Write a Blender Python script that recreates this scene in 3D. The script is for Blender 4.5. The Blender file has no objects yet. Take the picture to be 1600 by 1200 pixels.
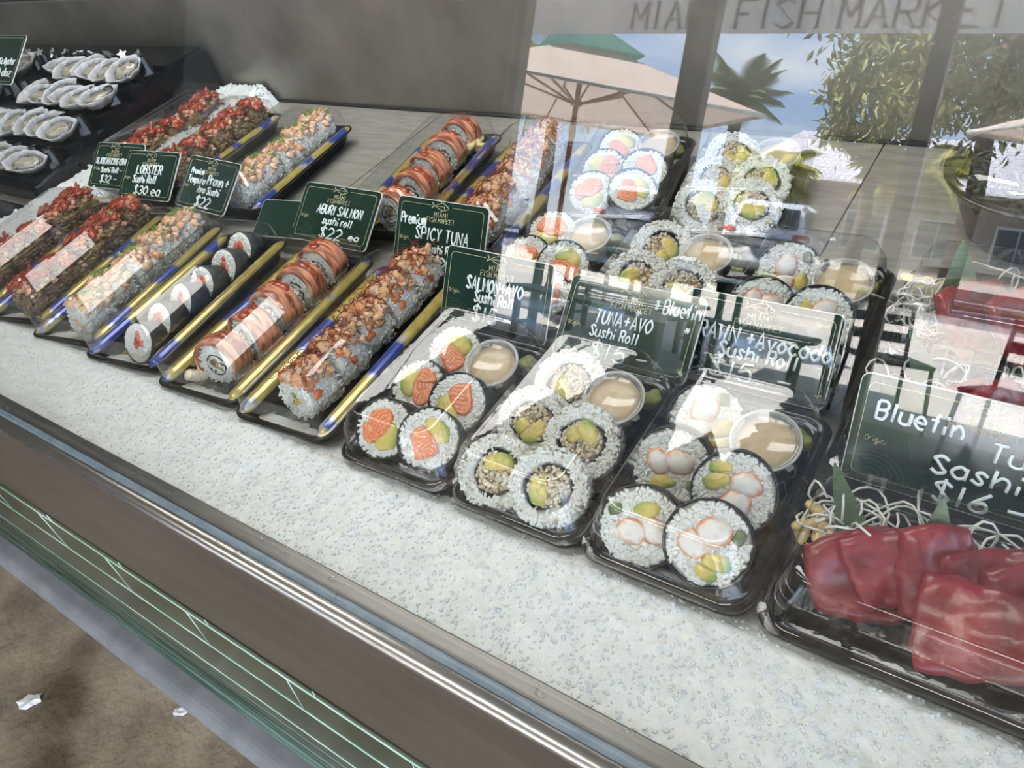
import bpy, bmesh, math, random
import numpy as np
from mathutils import Matrix, Vector, Euler, noise

R = math.radians
random.seed(7)
rng = np.random.default_rng(7)
scene = bpy.context.scene
COL = scene.collection

# ------------------------------------------------------------------ camera
cam_data = bpy.data.cameras.new('camera')
cam = bpy.data.objects.new('camera', cam_data)
COL.objects.link(cam)
cam_data.sensor_width = 36.0
cam_data.lens = 27.0
cam_data.clip_start = 0.02
cam_data.clip_end = 300
_f, _v = 1200.0, -1450.0
_u = (_f * _f + 545 * -_v) / 1855.0
_X = Vector((1855, 545, -_f)).normalized()          # case axes in the lens frame
_Y = Vector((_u, _v, _f)).normalized()
_Z = _X.cross(_Y)
right = Vector((_X.x, _Y.x, _Z.x)); down = Vector((_X.y, _Y.y, _Z.y)); fwd = Vector((_X.z, _Y.z, _Z.z))
m = Matrix((right, -down, -fwd)).transposed().to_4x4()
m.translation = Vector((0, 0, 0.38))
cam.matrix_world = m
scene.camera = cam

# ------------------------------------------------------------------ world: blue sky with thin cloud
SKY = 3.8
w = bpy.data.worlds.new('sky'); scene.world = w
w.use_nodes = True
nt = w.node_tree; nt.nodes.clear()
tc = nt.nodes.new('ShaderNodeTexCoord')
sx = nt.nodes.new('ShaderNodeSeparateXYZ'); nt.links.new(tc.outputs['Generated'], sx.inputs[0])
grad = nt.nodes.new('ShaderNodeValToRGB')
grad.color_ramp.elements[0].position = 0.0; grad.color_ramp.elements[0].color = (0.80, 0.90, 1.0, 1)
grad.color_ramp.elements[1].position = 0.8; grad.color_ramp.elements[1].color = (0.16, 0.36, 0.85, 1)
e = grad.color_ramp.elements.new(0.22); e.color = (0.26, 0.52, 1.0, 1)
nt.links.new(sx.outputs[2], grad.inputs[0])
mp = nt.nodes.new('ShaderNodeMapping'); mp.inputs['Scale'].default_value = (2.2, 2.2, 9.0)
nt.links.new(tc.outputs['Generated'], mp.inputs[0])
nz = nt.nodes.new('ShaderNodeTexNoise'); nz.inputs['Scale'].default_value = 1.6; nz.inputs['Detail'].default_value = 7
nt.links.new(mp.outputs[0], nz.inputs['Vector'])
cr = nt.nodes.new('ShaderNodeValToRGB'); cr.color_ramp.elements[0].position = 0.42; cr.color_ramp.elements[1].position = 0.72
nt.links.new(nz.outputs[0], cr.inputs[0])
mxs = nt.nodes.new('ShaderNodeMix'); mxs.data_type = 'RGBA'
nt.links.new(cr.outputs[0], mxs.inputs['Factor']); nt.links.new(grad.outputs[0], mxs.inputs['A'])
mxs.inputs['B'].default_value = (1.15, 1.2, 1.25, 1)
bg = nt.nodes.new('ShaderNodeBackground'); bg.inputs['Strength'].default_value = SKY
nt.links.new(mxs.outputs['Result'], bg.inputs['Color'])
wo = nt.nodes.new('ShaderNodeOutputWorld'); nt.links.new(bg.outputs[0], wo.inputs[0])

# ------------------------------------------------------------------ sun outside the canopy
sun_d = bpy.data.lights.new('sun', 'SUN'); sun_d.energy = 34.0; sun_d.angle = R(0.6); sun_d.color = (1.0, 0.95, 0.87)
sun = bpy.data.objects.new('sun', sun_d); COL.objects.link(sun)
sun.rotation_euler = Vector((0.45, -0.27, -0.85)).to_track_quat('-Z', 'Y').to_euler()

scene.view_settings.view_transform = 'Standard'
scene.view_settings.look = 'None'
scene.view_settings.exposure = 0.62
scene.view_settings.gamma = 1.0
scene.view_settings.use_curve_mapping = False
scene.cycles.max_bounces = 24
scene.cycles.transparent_max_bounces = 40
scene.cycles.glossy_bounces = 5
scene.cycles.diffuse_bounces = 4
scene.cycles.caustics_reflective = False
scene.cycles.caustics_refractive = False
scene.cycles.sample_clamp_indirect = 6.0
scene.cycles.use_denoising = True

# ------------------------------------------------------------------ materials
def new_mat(name):
    mt = bpy.data.materials.new(name); mt.use_nodes = True
    n = mt.node_tree
    return mt, n, n.nodes['Principled BSDF']

def nd(n, t, **kw):
    x = n.nodes.new(t)
    for k, v in kw.items(): x.inputs[k.replace('_', ' ')].default_value = v
    return x

def mat(name, col, rough=0.5, metal=0.0, col2=None, nscale=30.0, detail=4.0, bump=0.0, bscale=80.0,
        coat=0.0, stretch=None, spec=0.5, sss=0.0, lo=0.35, hi=0.65, vc=False, emit=0.0, trans=0.0, bdist=0.002):
    mt, n, p = new_mat(name)
    p.inputs['Base Color'].default_value = (*col, 1)
    p.inputs['Roughness'].default_value = rough
    p.inputs['Metallic'].default_value = metal
    p.inputs['Specular IOR Level'].default_value = spec
    p.inputs['Coat Weight'].default_value = coat
    p.inputs['Coat Roughness'].default_value = 0.06
    if sss:
        p.inputs['Subsurface Weight'].default_value = sss
        p.inputs['Subsurface Radius'].default_value = (0.004, 0.003, 0.002)
        p.inputs['Subsurface Scale'].default_value = 1.0
    if emit:
        p.inputs['Emission Color'].default_value = (*col, 1); p.inputs['Emission Strength'].default_value = emit
    if trans:
        p.inputs['Transmission Weight'].default_value = trans
    vec = None
    if col2 is not None or bump:
        t = n.nodes.new('ShaderNodeTexCoord'); g = n.nodes.new('ShaderNodeMapping')
        n.links.new(t.outputs['Object'], g.inputs[0])
        if stretch: g.inputs['Scale'].default_value = stretch
        vec = g.outputs[0]
    if col2 is not None:
        z = nd(n, 'ShaderNodeTexNoise', Scale=nscale, Detail=detail); n.links.new(vec, z.inputs['Vector'])
        r = n.nodes.new('ShaderNodeValToRGB')
        r.color_ramp.elements[0].position = lo; r.color_ramp.elements[0].color = (*col, 1)
        r.color_ramp.elements[1].position = hi; r.color_ramp.elements[1].color = (*col2, 1)
        n.links.new(z.outputs[0], r.inputs[0]); n.links.new(r.outputs[0], p.inputs['Base Color'])
    if vc:
        a = n.nodes.new('ShaderNodeVertexColor'); a.layer_name = 'Col'
        n.links.new(a.outputs[0], p.inputs['Base Color'])
    if bump:
        z = nd(n, 'ShaderNodeTexNoise', Scale=bscale, Detail=3.0); n.links.new(vec, z.inputs['Vector'])
        b = n.nodes.new('ShaderNodeBump'); b.inputs['Strength'].default_value = bump; b.inputs['Distance'].default_value = bdist
        n.links.new(z.outputs[0], b.inputs['Height']); n.links.new(b.outputs[0], p.inputs['Normal'])
    return mt

def clear_mat(name, f0=0.04, tint=(1, 1, 1), rough=0.0, haze=0.0, hazecol=(0.8, 0.8, 0.8), bump=0.0, bscale=40.0):
    """thin clear sheet: transparent + mirror by Fresnel (Schlick on both sides)"""
    mt = bpy.data.materials.new(name); mt.use_nodes = True
    n = mt.node_tree; n.nodes.clear()
    geo = n.nodes.new('ShaderNodeNewGeometry')
    nrm = geo.outputs['Normal']
    gl = nd(n, 'ShaderNodeBsdfGlossy', Roughness=rough)
    if bump:
        t = n.nodes.new('ShaderNodeTexCoord')
        z = nd(n, 'ShaderNodeTexNoise', Scale=bscale, Detail=2.0); n.links.new(t.outputs['Object'], z.inputs['Vector'])
        b = n.nodes.new('ShaderNodeBump'); b.inputs['Strength'].default_value = bump; b.inputs['Distance'].default_value = 0.002
        n.links.new(z.outputs[0], b.inputs['Height']); n.links.new(b.outputs[0], gl.inputs['Normal']); nrm = b.outputs[0]
    dot = n.nodes.new('ShaderNodeVectorMath'); dot.operation = 'DOT_PRODUCT'
    n.links.new(nrm, dot.inputs[0]); n.links.new(geo.outputs['Incoming'], dot.inputs[1])
    def mth(op, a, b=None, clamp=False):
        q = n.nodes.new('ShaderNodeMath'); q.operation = op; q.use_clamp = clamp
        for i, x in enumerate((a, b)):
            if x is None: continue
            if isinstance(x, (int, float)): q.inputs[i].default_value = x
            else: n.links.new(x, q.inputs[i])
        return q.outputs[0]
    c = mth('ABSOLUTE', dot.outputs['Value'])
    one = mth('SUBTRACT', 1.0, c, True)
    p5 = mth('POWER', one, 5.0)
    F = mth('ADD', mth('MULTIPLY', p5, 1 - f0), f0, True)
    tr = nd(n, 'ShaderNodeBsdfTransparent'); tr.inputs[0].default_value = (*tint, 1)
    base = tr.outputs[0]
    if haze:
        df = nd(n, 'ShaderNodeBsdfDiffuse'); df.inputs[0].default_value = (*hazecol, 1)
        ms = n.nodes.new('ShaderNodeMixShader'); ms.inputs[0].default_value = haze
        n.links.new(base, ms.inputs[1]); n.links.new(df.outputs[0], ms.inputs[2]); base = ms.outputs[0]
    mx = n.nodes.new('ShaderNodeMixShader')
    n.links.new(F, mx.inputs[0]); n.links.new(base, mx.inputs[1]); n.links.new(gl.outputs[0], mx.inputs[2])
    o = n.nodes.new('ShaderNodeOutputMaterial'); n.links.new(mx.outputs[0], o.inputs[0])
    return mt

def cloth_mat(name, col, trl=0.5):
    mt = bpy.data.materials.new(name); mt.use_nodes = True
    n = mt.node_tree; n.nodes.clear()
    d = nd(n, 'ShaderNodeBsdfDiffuse'); d.inputs[0].default_value = (*col, 1)
    t = nd(n, 'ShaderNodeBsdfTranslucent'); t.inputs[0].default_value = (*col, 1)
    mx = n.nodes.new('ShaderNodeMixShader'); mx.inputs[0].default_value = trl
    n.links.new(d.outputs[0], mx.inputs[1]); n.links.new(t.outputs[0], mx.inputs[2])
    o = n.nodes.new('ShaderNodeOutputMaterial'); n.links.new(mx.outputs[0], o.inputs[0])
    return mt

M = {}
M['glass'] = clear_mat('front_glass', 0.060, (0.985, 0.992, 0.988))
M['lid'] = clear_mat('clear_plastic_lid', 0.07, (0.975, 0.98, 0.98), 0.03, 0.004, (0.8, 0.82, 0.84), 0.10, 55)
M['cup'] = clear_mat('frosted_cup', 0.06, (0.95, 0.95, 0.94), 0.12, 0.10, (0.82, 0.80, 0.75))
M['cuplid'] = clear_mat('cup_lid', 0.06, (0.96, 0.96, 0.95), 0.08, 0.16, (0.85, 0.83, 0.78))
M['rimwhite'] = clear_mat('cup_rim', 0.08, (0.9, 0.9, 0.9), 0.1, 0.5, (0.85, 0.84, 0.80))
M['drop'] = clear_mat('water', 0.06, (0.95, 0.96, 0.97), 0.0)
M['steel'] = mat('brushed_steel', (0.42, 0.40, 0.37), 0.34, 0.85, (0.30, 0.285, 0.26), 5, 6, 0.12, 300, stretch=(1, 1, 12))
M['steel_wall'] = mat('dull_steel_wall', (0.35, 0.33, 0.30), 0.40, 0.6, (0.15, 0.14, 0.126), 7, 8, 0.05, 60, lo=0.3, hi=0.75)
M['steel_bed'] = mat('brushed_bed_steel', (0.42, 0.41, 0.375), 0.38, 0.35, (0.32, 0.31, 0.285), 26, 6, 0.08, 160, stretch=(1, 6, 1))
M['steel_fascia'] = mat('brown_steel', (0.25, 0.215, 0.18), 0.38, 0.7, (0.19, 0.163, 0.135), 4, 5, 0.06, 200, stretch=(1, 1, 8))
M['rail'] = mat('rail_steel', (0.46, 0.44, 0.41), 0.26, 0.9, (0.34, 0.325, 0.30), 14, 5, 0.06, 120, stretch=(0.3, 1, 1))
M['flange'] = mat('flange_steel', (0.17, 0.165, 0.155), 0.36, 0.8, (0.13, 0.126, 0.118), 12, 5, 0.05, 120, stretch=(0.3, 1, 1))
M['seal'] = mat('blue_seal', (0.15, 0.215, 0.27), 0.35, 0.0, (0.22, 0.29, 0.34), 60)
M['black'] = mat('black_plastic', (0.008, 0.008, 0.009), 0.13, 0, None, bump=0.05, bscale=60, spec=0.4)
M['rim'] = mat('lacquer_print', (0.5, 0.4, 0.1), 0.22, 0.25, vc=True, coat=0.5)
M['food'] = mat('food', (0.8, 0.5, 0.3), 0.36, vc=True, coat=0.15, bump=0.25, bscale=420, sss=0.0)
M['wet'] = mat('wet_food', (0.5, 0.1, 0.1), 0.32, vc=True, coat=0.22, bump=0.25, bscale=260, bdist=0.0012)
M['rice'] = mat('rice', (0.80, 0.80, 0.76), 0.34, vc=True, coat=0.1, sss=0.12)
M['nori'] = mat('nori', (0.012, 0.014, 0.016), 0.42, 0, (0.028, 0.030, 0.032), 500, bump=0.35, bscale=700)
M['sauce'] = mat('red_sauce', (0.36, 0.035, 0.012), 0.16, 0, (0.50, 0.085, 0.02), 160, coat=0.5)
M['dip'] = mat('ponzu_mayo', (0.82, 0.62, 0.34), 0.35, 0, (0.74, 0.53, 0.27), 200)
M['green'] = mat('scallion', (0.12, 0.26, 0.03), 0.35, 0, (0.26, 0.42, 0.08), 300)
M['wasabi'] = mat('wasabi', (0.20, 0.24, 0.05), 0.5, 0, (0.28, 0.30, 0.08), 300, bump=0.3, bscale=400)
M['thread'] = mat('chili_thread', (0.16, 0.012, 0.008), 0.4, 0, (0.28, 0.03, 0.012), 200)
M['leaf'] = mat('grass_leaf', (0.05, 0.10, 0.035), 0.38, 0, (0.09, 0.15, 0.06), 80, stretch=(1, 8, 1), coat=0.3)
M['daikon'] = mat('daikon', (0.80, 0.80, 0.76), 0.22, 0, coat=0.4)
M['card_green'] = mat('card_green', (0.010, 0.032, 0.022), 0.14, 0, (0.014, 0.042, 0.030), 12, coat=0.6, spec=0.6)
M['card_white'] = mat('card_core', (0.80, 0.80, 0.77), 0.4)
M['gold'] = mat('gold_print', (0.50, 0.44, 0.27), 0.4)
M['ink'] = mat('chalk_ink', (0.86, 0.93, 0.92), 0.5)
M['dim'] = mat('embossed_print', (0.035, 0.085, 0.062), 0.3)
M['ice'] = mat('crushed_ice', (0.82, 0.845, 0.84), 0.32, 0, (0.74, 0.77, 0.765), 120, 8, 0.32, 420, coat=0.0, sss=0.35, bdist=0.003, spec=.45)
M['concrete'] = mat('stained_concrete', (0.11, 0.078, 0.045), 0.8, 0, (0.38, 0.315, 0.225), 7, 15, 0.7, 70, lo=0.36, hi=0.66, bdist=.006)
M['plinth'] = mat('grey_kerb', (0.29, 0.29, 0.305), 0.65, 0, (0.22, 0.225, 0.235), 20, 6, 0.2, 90)
M['green_glass'] = mat('dark_green_glass', (0.030, 0.042, 0.018), 0.22, 0, (0.075, 0.085, 0.045), 3, 5, coat=0.0, spec=.25, stretch=(0.5, 1, 4))
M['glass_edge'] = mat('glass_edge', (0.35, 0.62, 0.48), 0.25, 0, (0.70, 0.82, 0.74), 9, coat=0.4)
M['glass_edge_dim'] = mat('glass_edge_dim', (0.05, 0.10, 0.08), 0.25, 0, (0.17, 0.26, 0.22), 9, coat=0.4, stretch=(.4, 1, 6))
M['paper'] = mat('paper', (0.82, 0.82, 0.82), 0.8)
M['shell'] = mat('oyster_shell', (0.7, 0.7, 0.68), 0.40, vc=True, bump=0.5, bscale=120)
M['oyster'] = mat('oyster_flesh', (0.5, 0.45, 0.35), 0.18, vc=True, coat=0.5)
M['star'] = mat('silver_star', (0.55, 0.60, 0.60), 0.2, 0.8)
M['post'] = mat('post_paint', (0.135, 0.128, 0.115), 0.5, 0, (0.16, 0.15, 0.135), 6)
M['cladding'] = mat('dark_cladding', (0.05, 0.046, 0.04), 0.7, 0, (0.075, 0.068, 0.06), 3)
M['ceiling'] = mat('canopy_underside', (0.34, 0.335, 0.32), 0.8)
M['wall'] = mat('shop_wall', (0.075, 0.07, 0.065), 0.8, 0, (0.11, 0.105, 0.10), 3)
M['pavement'] = mat('pale_pavement', (0.40, 0.38, 0.365), 0.85, 0, (0.47, 0.45, 0.43), 3, 6)
M['ground_shade_tint'] = mat('shade_tinted_paving', (0.11, 0.10, 0.09), 0.7, 0, (0.16, 0.145, 0.13), 3, 8)  # canopy shade on the near ground, put into a darker base colour
M['asphalt'] = mat('asphalt', (0.16, 0.155, 0.15), 0.9, 0, (0.20, 0.195, 0.19), 5, 6)
M['grass'] = mat('grass', (0.10, 0.14, 0.03), 0.9, 0, (0.18, 0.2, 0.06), 20)
M['banner'] = cloth_mat('banner_cloth', (0.93, 0.92, 0.90), 0.70)
M['banner_ink'] = cloth_mat('banner_ink', (0.50, 0.49, 0.47), 0.55)
M['canvas'] = cloth_mat('cream_canvas', (0.64, 0.53, 0.46), 0.32)
M['teal'] = cloth_mat('teal_canvas', (0.05, 0.22, 0.19), 0.40)
M['hem'] = mat('canvas_hem', (0.8, 0.76, 0.70), 0.7)
M['wood'] = mat('parasol_wood', (0.42, 0.22, 0.11), 0.5, 0, (0.32, 0.16, 0.08), 8, stretch=(1, 1, .1))
M['furniture'] = mat('green_furniture', (0.012, 0.040, 0.030), 0.35, 0, (0.018, 0.05, 0.04), 10)
M['tabletop'] = mat('teal_table', (0.030, 0.075, 0.075), 0.35, 0, (0.04, 0.09, 0.09), 10)
M['car'] = mat('white_car_paint', (0.80, 0.80, 0.82), 0.15, 0, coat=0.8)
M['car_glass'] = mat('car_glass', (0.03, 0.035, 0.04), 0.05, 0, coat=0.8)
M['car_red'] = mat('tail_light', (0.55, 0.02, 0.02), 0.15, 0, coat=0.8)
M['rubber'] = mat('rubber', (0.02, 0.02, 0.02), 0.7)
M['rooftile'] = mat('pale_roof_tile', (0.60, 0.58, 0.62), 0.6, 0, (0.70, 0.67, 0.70), 2)
M['stucco'] = mat('stucco', (0.46, 0.40, 0.33), 0.85, 0, (0.40, 0.35, 0.29), 2)
M['pane'] = mat('window_pane', (0.10, 0.12, 0.13), 0.1)
M['bark'] = mat('bark', (0.20, 0.15, 0.10), 0.9, 0, (0.12, 0.09, 0.06), 10)
M['frond'] = mat('palm_frond', (0.22, 0.26, 0.05), 0.5, 0, (0.40, 0.38, 0.09), 1.2)
M['foliage'] = mat('tree_leaf', (0.14, 0.17, 0.05), 0.5, 0, (0.36, 0.36, 0.14), 1.3)
M['palmgreen'] = mat('palm_leaf', (0.08, 0.14, 0.05), 0.5, 0, (0.18, 0.24, 0.09), 1.2)
M['led'] = mat('led_panel', (1.0, 0.975, 0.94), 0.5, emit=7.2)
M['fill_led'] = mat('fill_panel', (1.0, 0.95, 0.86), 0.5, emit=9.5)  # glow of the fill lamps added under the canopy
M['lamp_body'] = mat('lamp_housing', (0.7, 0.7, 0.7), 0.4)

# ------------------------------------------------------------------ mesh builder
def ico(sub):
    bm = bmesh.new(); bmesh.ops.create_icosphere(bm, subdivisions=sub, radius=1.0)
    v = np.array([x.co[:] for x in bm.verts]); f = [tuple(q.index for q in p.verts) for p in bm.faces]
    bm.free(); return v, f
ICO1, ICO2, ICO3 = ico(1), ico(2), ico(3)

class MB:
    def __init__(s): s.v = []; s.f = []; s.c = []; s.n = 0; s.hascol = False
    def add(s, v, f, col=None):
        v = np.asarray(v, float); k = s.n
        s.v.append(v); s.f.extend([tuple(i + k for i in q) for q in f]); s.n += len(v)
        if col is None: c = np.ones((len(v), 3)) * 0.5
        else:
            s.hascol = True
            c = np.asarray(col, float)
            if c.ndim == 1: c = np.tile(c, (len(v), 1))
        s.c.append(c)
        return s
    def mesh(s, name, material, smooth=True):
        me = bpy.data.meshes.new(name)
        v = np.concatenate(s.v) if s.v else np.zeros((0, 3))
        me.from_pydata(v.tolist(), [], s.f)
        if s.hascol:
            a = me.color_attributes.new('Col', 'FLOAT_COLOR', 'POINT')
            c = np.concatenate(s.c); c = np.hstack([np.clip(c, 0, 1), np.ones((len(c), 1))]).astype(np.float32)
            a.data.foreach_set('color', c.ravel())
        me.materials.append(material)
        me.polygons.foreach_set('use_smooth', [smooth] * len(me.polygons))
        me.update()
        return me

def link(name, me, parent=None, loc=None, rot=None, mw=None):
    o = bpy.data.objects.new(name, me); COL.objects.link(o)
    if parent is not None: o.parent = parent
    if loc is not None: o.location = loc
    if rot is not None: o.rotation_euler = rot
    if mw is not None: o.matrix_local = mw
    return o
def tag(o, label, cat, group=None):
    o['label'] = label; o['category'] = cat
    if group: o['group'] = group
    return o
def thing(name, label, cat, loc=(0, 0, 0), rot=(0, 0, 0), group=None, mw=None):
    o = bpy.data.objects.new(name, None); o.empty_display_size = 0.02; COL.objects.link(o)
    if mw is not None: o.matrix_world = mw
    else: o.location = loc; o.rotation_euler = rot
    return tag(o, label, cat, group)
def struct(o): o['kind'] = 'structure'; return o

def box(mb, c, s, col=None, rot=None, bev=0.0):
    x, y, z = s[0] / 2, s[1] / 2, s[2] / 2
    if bev <= 0:
        v = np.array([(-x, -y, -z), (x, -y, -z), (x, y, -z), (-x, y, -z), (-x, -y, z), (x, -y, z), (x, y, z), (-x, y, z)])
        f = [(3, 2, 1, 0), (4, 5, 6, 7), (0, 1, 5, 4), (1, 2, 6, 5), (2, 3, 7, 6), (3, 0, 4, 7)]
    else:
        bm = bmesh.new(); bmesh.ops.create_cube(bm, size=1.0)
        bmesh.ops.scale(bm, vec=s, verts=bm.verts)
        bmesh.ops.bevel(bm, geom=bm.edges[:], offset=bev, segments=2, affect='EDGES')
        bm.verts.index_update()
        v = np.array([q.co[:] for q in bm.verts]); f = [tuple(a.index for a in p.verts) for p in bm.faces]; bm.free()
    if rot is not None: v = v @ np.array(Euler(rot).to_matrix()).T
    mb.add(v + np.array(c), f, col); return mb

def tube(mb, pts, r, n=6, col=None, cap=True, closed=False):
    pts = np.asarray(pts, float); k = len(pts)
    rr = np.full(k, r) if np.isscalar(r) else np.asarray(r, float)
    d = np.gradient(pts, axis=0); d /= (np.linalg.norm(d, axis=1)[:, None] + 1e-12)
    ref = np.array([0, 0, 1.0]) if abs(d[0][2]) < 0.9 else np.array([1.0, 0, 0])
    vs = []
    for i in range(k):
        a = np.cross(d[i], ref); a /= (np.linalg.norm(a) + 1e-12); b = np.cross(a, d[i]); ref = b
        th = np.arange(n) * 2 * np.pi / n
        vs.append(pts[i] + rr[i] * (np.cos(th)[:, None] * a + np.sin(th)[:, None] * b))
    f = [(i * n + j, i * n + (j + 1) % n, (i + 1) * n + (j + 1) % n, (i + 1) * n + j) for i in range(k - 1) for j in range(n)]
    if cap: f += [tuple(range(n))[::-1], tuple((k - 1) * n + j for j in range(n))]
    mb.add(np.concatenate(vs), f, col); return mb

def lathe(mb, prof, n=32, col=None, c=(0, 0, 0)):
    """prof: list of (r,z); r=0 closes"""
    th = np.arange(n) * 2 * np.pi / n
    vs = []; idx = []
    k = 0
    for r, z in prof:
        if r < 1e-9: vs.append(np.array([[0, 0, z]])); idx.append([k]); k += 1
        else: vs.append(np.stack([r * np.cos(th), r * np.sin(th), np.full(n, z)], 1)); idx.append(list(range(k, k + n))); k += n
    f = []
    for a, b in zip(idx[:-1], idx[1:]):
        for j in range(n):
            j2 = (j + 1) % n
            if len(a) == 1 and len(b) == 1: continue
            if len(a) == 1: f.append((a[0], b[j2], b[j]))
            elif len(b) == 1: f.append((a[j], a[j2], b[0]))
            else: f.append((a[j], a[j2], b[j2], b[j]))
    mb.add(np.concatenate(vs) + np.array(c), f, col); return mb

def rr_ring(hx, hy, rad, n=6):
    rad = min(rad, hx, hy); p = []
    for q, (sx_, sy_) in enumerate(((1, 1), (-1, 1), (-1, -1), (1, -1))):
        for i in range(n + 1):
            a = q * math.pi / 2 + i / n * math.pi / 2
            p.append((sx_ * (hx - rad) + rad * math.cos(a), sy_ * (hy - rad) + rad * math.sin(a)))
    return np.array(p)
def loft(mb, rings, n=6, cap0=False, cap1=False, col=None, c=(0, 0, 0)):
    """rings: (hx,hy,rad,z[,dx,dy])"""
    vs = []
    for r in rings:
        p = rr_ring(r[0], r[1], r[2], n); o = r[4:6] if len(r) > 5 else (0, 0)
        vs.append(np.hstack([p + np.array(o), np.full((len(p), 1), r[3])]))
    k = 4 * (n + 1); f = []
    for i in range(len(rings) - 1):
        for j in range(k): f.append((i * k + j, i * k + (j + 1) % k, (i + 1) * k + (j + 1) % k, (i + 1) * k + j))
    if cap0: f.append(tuple(range(k))[::-1])
    if cap1: f.append(tuple((len(rings) - 1) * k + j for j in range(k)))
    mb.add(np.concatenate(vs) + np.array(c), f, col); return mb

def prism(mb, poly, z0, z1, col=None):
    p = np.asarray(poly, float); k = len(p)
    v = np.vstack([np.hstack([p, np.full((k, 1), z0)]), np.hstack([p, np.full((k, 1), z1)])])
    f = [tuple(range(k))[::-1], tuple(range(k, 2 * k))] + [(j, (j + 1) % k, k + (j + 1) % k, k + j) for j in range(k)]
    mb.add(v, f, col); return mb

def nse(p, s=1.0, o=0.0): return noise.noise(Vector((p[0] * s + o, p[1] * s + o * 1.7, p[2] * s - o)))
def lump(mb, c, s, col, rough=0.25, fs=1.2, sub=2, rot=None, cvar=0.15, seed=None, col2=None):
    v, f = (ICO1, ICO2, ICO3)[sub - 1]
    o = random.uniform(0, 99) if seed is None else seed
    k = np.array([1 + rough * nse(p, fs, o) * 1.6 for p in v])
    q = v * k[:, None] * np.array(s)
    if rot is not None: q = q @ np.array(Euler(rot).to_matrix()).T
    t = np.array([nse(p, fs * 2.2, o + 31) for p in v])
    col = np.asarray(col, float)
    if col2 is not None:
        w_ = np.clip(t * 1.6 + 0.5, 0, 1)[:, None]; cc = col * (1 - w_) + np.asarray(col2) * w_
    else: cc = col[None, :] * (1 + cvar * t[:, None] * 1.6)
    mb.add(q + np.array(c), f, cc); return mb

def rand_rot():
    q = rng.normal(size=4); q /= np.linalg.norm(q); a, b, c, d = q
    return np.array([[1 - 2 * (c * c + d * d), 2 * (b * c - a * d), 2 * (b * d + a * c)], [2 * (b * c + a * d), 1 - 2 * (b * b + d * d), 2 * (c * d - a * b)], [2 * (b * d - a * c), 2 * (c * d + a * b), 1 - 2 * (b * b + c * c)]])
def grains(mb, P, N, ln=0.0052, rad=0.00125, col=(0.83, 0.83, 0.79), lift=-0.0001, var=0.03, flat=True):
    v, f = ICO1
    for p, n in zip(P, N):
        n = n / np.linalg.norm(n)
        t = rng.normal(size=3); t -= n * (t @ n); t /= np.linalg.norm(t)
        if flat: t = t + n * rng.normal() * 0.35; t /= np.linalg.norm(t)
        b = np.cross(n, t); b /= np.linalg.norm(b); c = np.cross(t, b)
        l = ln * rng.uniform(0.8, 1.15) / 2; r = rad * rng.uniform(0.85, 1.15)
        q = v[:, :1] * l * t + v[:, 1:2] * r * b + v[:, 2:] * r * c
        k = 1 + rng.normal() * var
        mb.add(q + p + n * lift, f, np.array(col) * k)
    return mb
def frame(nrm, up):
    z = Vector(nrm).normalized(); x = Vector(up).cross(z).normalized(); y = z.cross(x)
    return Matrix((x, y, z)).transposed().to_4x4()

# ------------------------------------------------------------------ single-stroke lettering
GL = {'A': '02 28 42|14 34', 'B': '08 02|~08 38 46 25 05|~05 35 44 32 02', 'C': '~47 28 06 04 22 43', 'D': '08 02|~08 37 45 33 02', 'E': '48 08 02 42|05 35',
      'F': '48 08 02|05 35', 'G': '~47 28 06 04 22 43 45 35', 'H': '08 02|48 42|05 45', 'I': '18 12', 'K': '08 02|48 05 42', 'L': '08 02 42', 'M': '02 08 24 48 42',
      'N': '02 08 42 48', 'O': '~28 06 04 22 44 46 28', 'P': '08 02|~08 38 46 35 05', 'R': '08 02|~08 38 46 35 05|25 42', 'S': '~47 28 07 16 34 43 22 03',
      'T': '08 48|28 22', 'U': '~08 04 22 44 48', 'V': '08 22 48', 'W': '08 12 26 32 48', 'Y': '08 25 48|25 22', 'a': '~45 26 04 22 43|46 42', 'b': '08 02|~05 26 44 22 03',
      'c': '~45 26 04 22 43', 'd': '~45 26 04 22 43|48 42', 'e': '~04 44 26 04 22 42', 'f': '~38 27 22|06 36', 'g': '~45 26 04 22 43|~46 41 20 01', 'h': '08 02|~04 26 45 42',
      'i': '15 12|17 18', 'l': '18 12', 'm': '06 02|~04 16 24 22|~24 36 44 42', 'n': '06 02|~04 26 44 42', 'o': '~26 04 22 44 26', 'p': '06 00|~05 26 44 22 03',
      'r': '06 02|~04 16 36', 's': '~45 26 15 33 22 03', 't': '28 22|06 46', 'u': '~06 03 22 43 46|46 42', 'v': '06 22 46', 'y': '06 23|46 00', 'w': '06 12 25 32 46', 'k': '08 02|46 04 42', 'z': '06 46 02 42', '*': '13 37|17 33|05 45', '+': '27 23|05 45', '-': '05 45',
      '$': '~47 28 07 16 34 43 22 03|29 21', '0': '~28 06 04 22 44 46 28', '1': '18 12', '2': '~07 28 46 24 02|02 42', '3': '~07 28 46 25 44 22 03', '5': '48 18 05|~05 36 43 22 03',
      '6': '~48 15 03 22 43 35 14', '4': '38 04 44|38 32', '9': '~44 25 06 28 47 43 22', '.': '12 13', ':': '12 13|15 16', '_': '02 42'}
NARROW = {'I': 2, 'i': 2, 'l': 2, '1': 2, '.': 2, ':': 2, 'f': 3, 'r': 3, ' ': 2.5}
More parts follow.
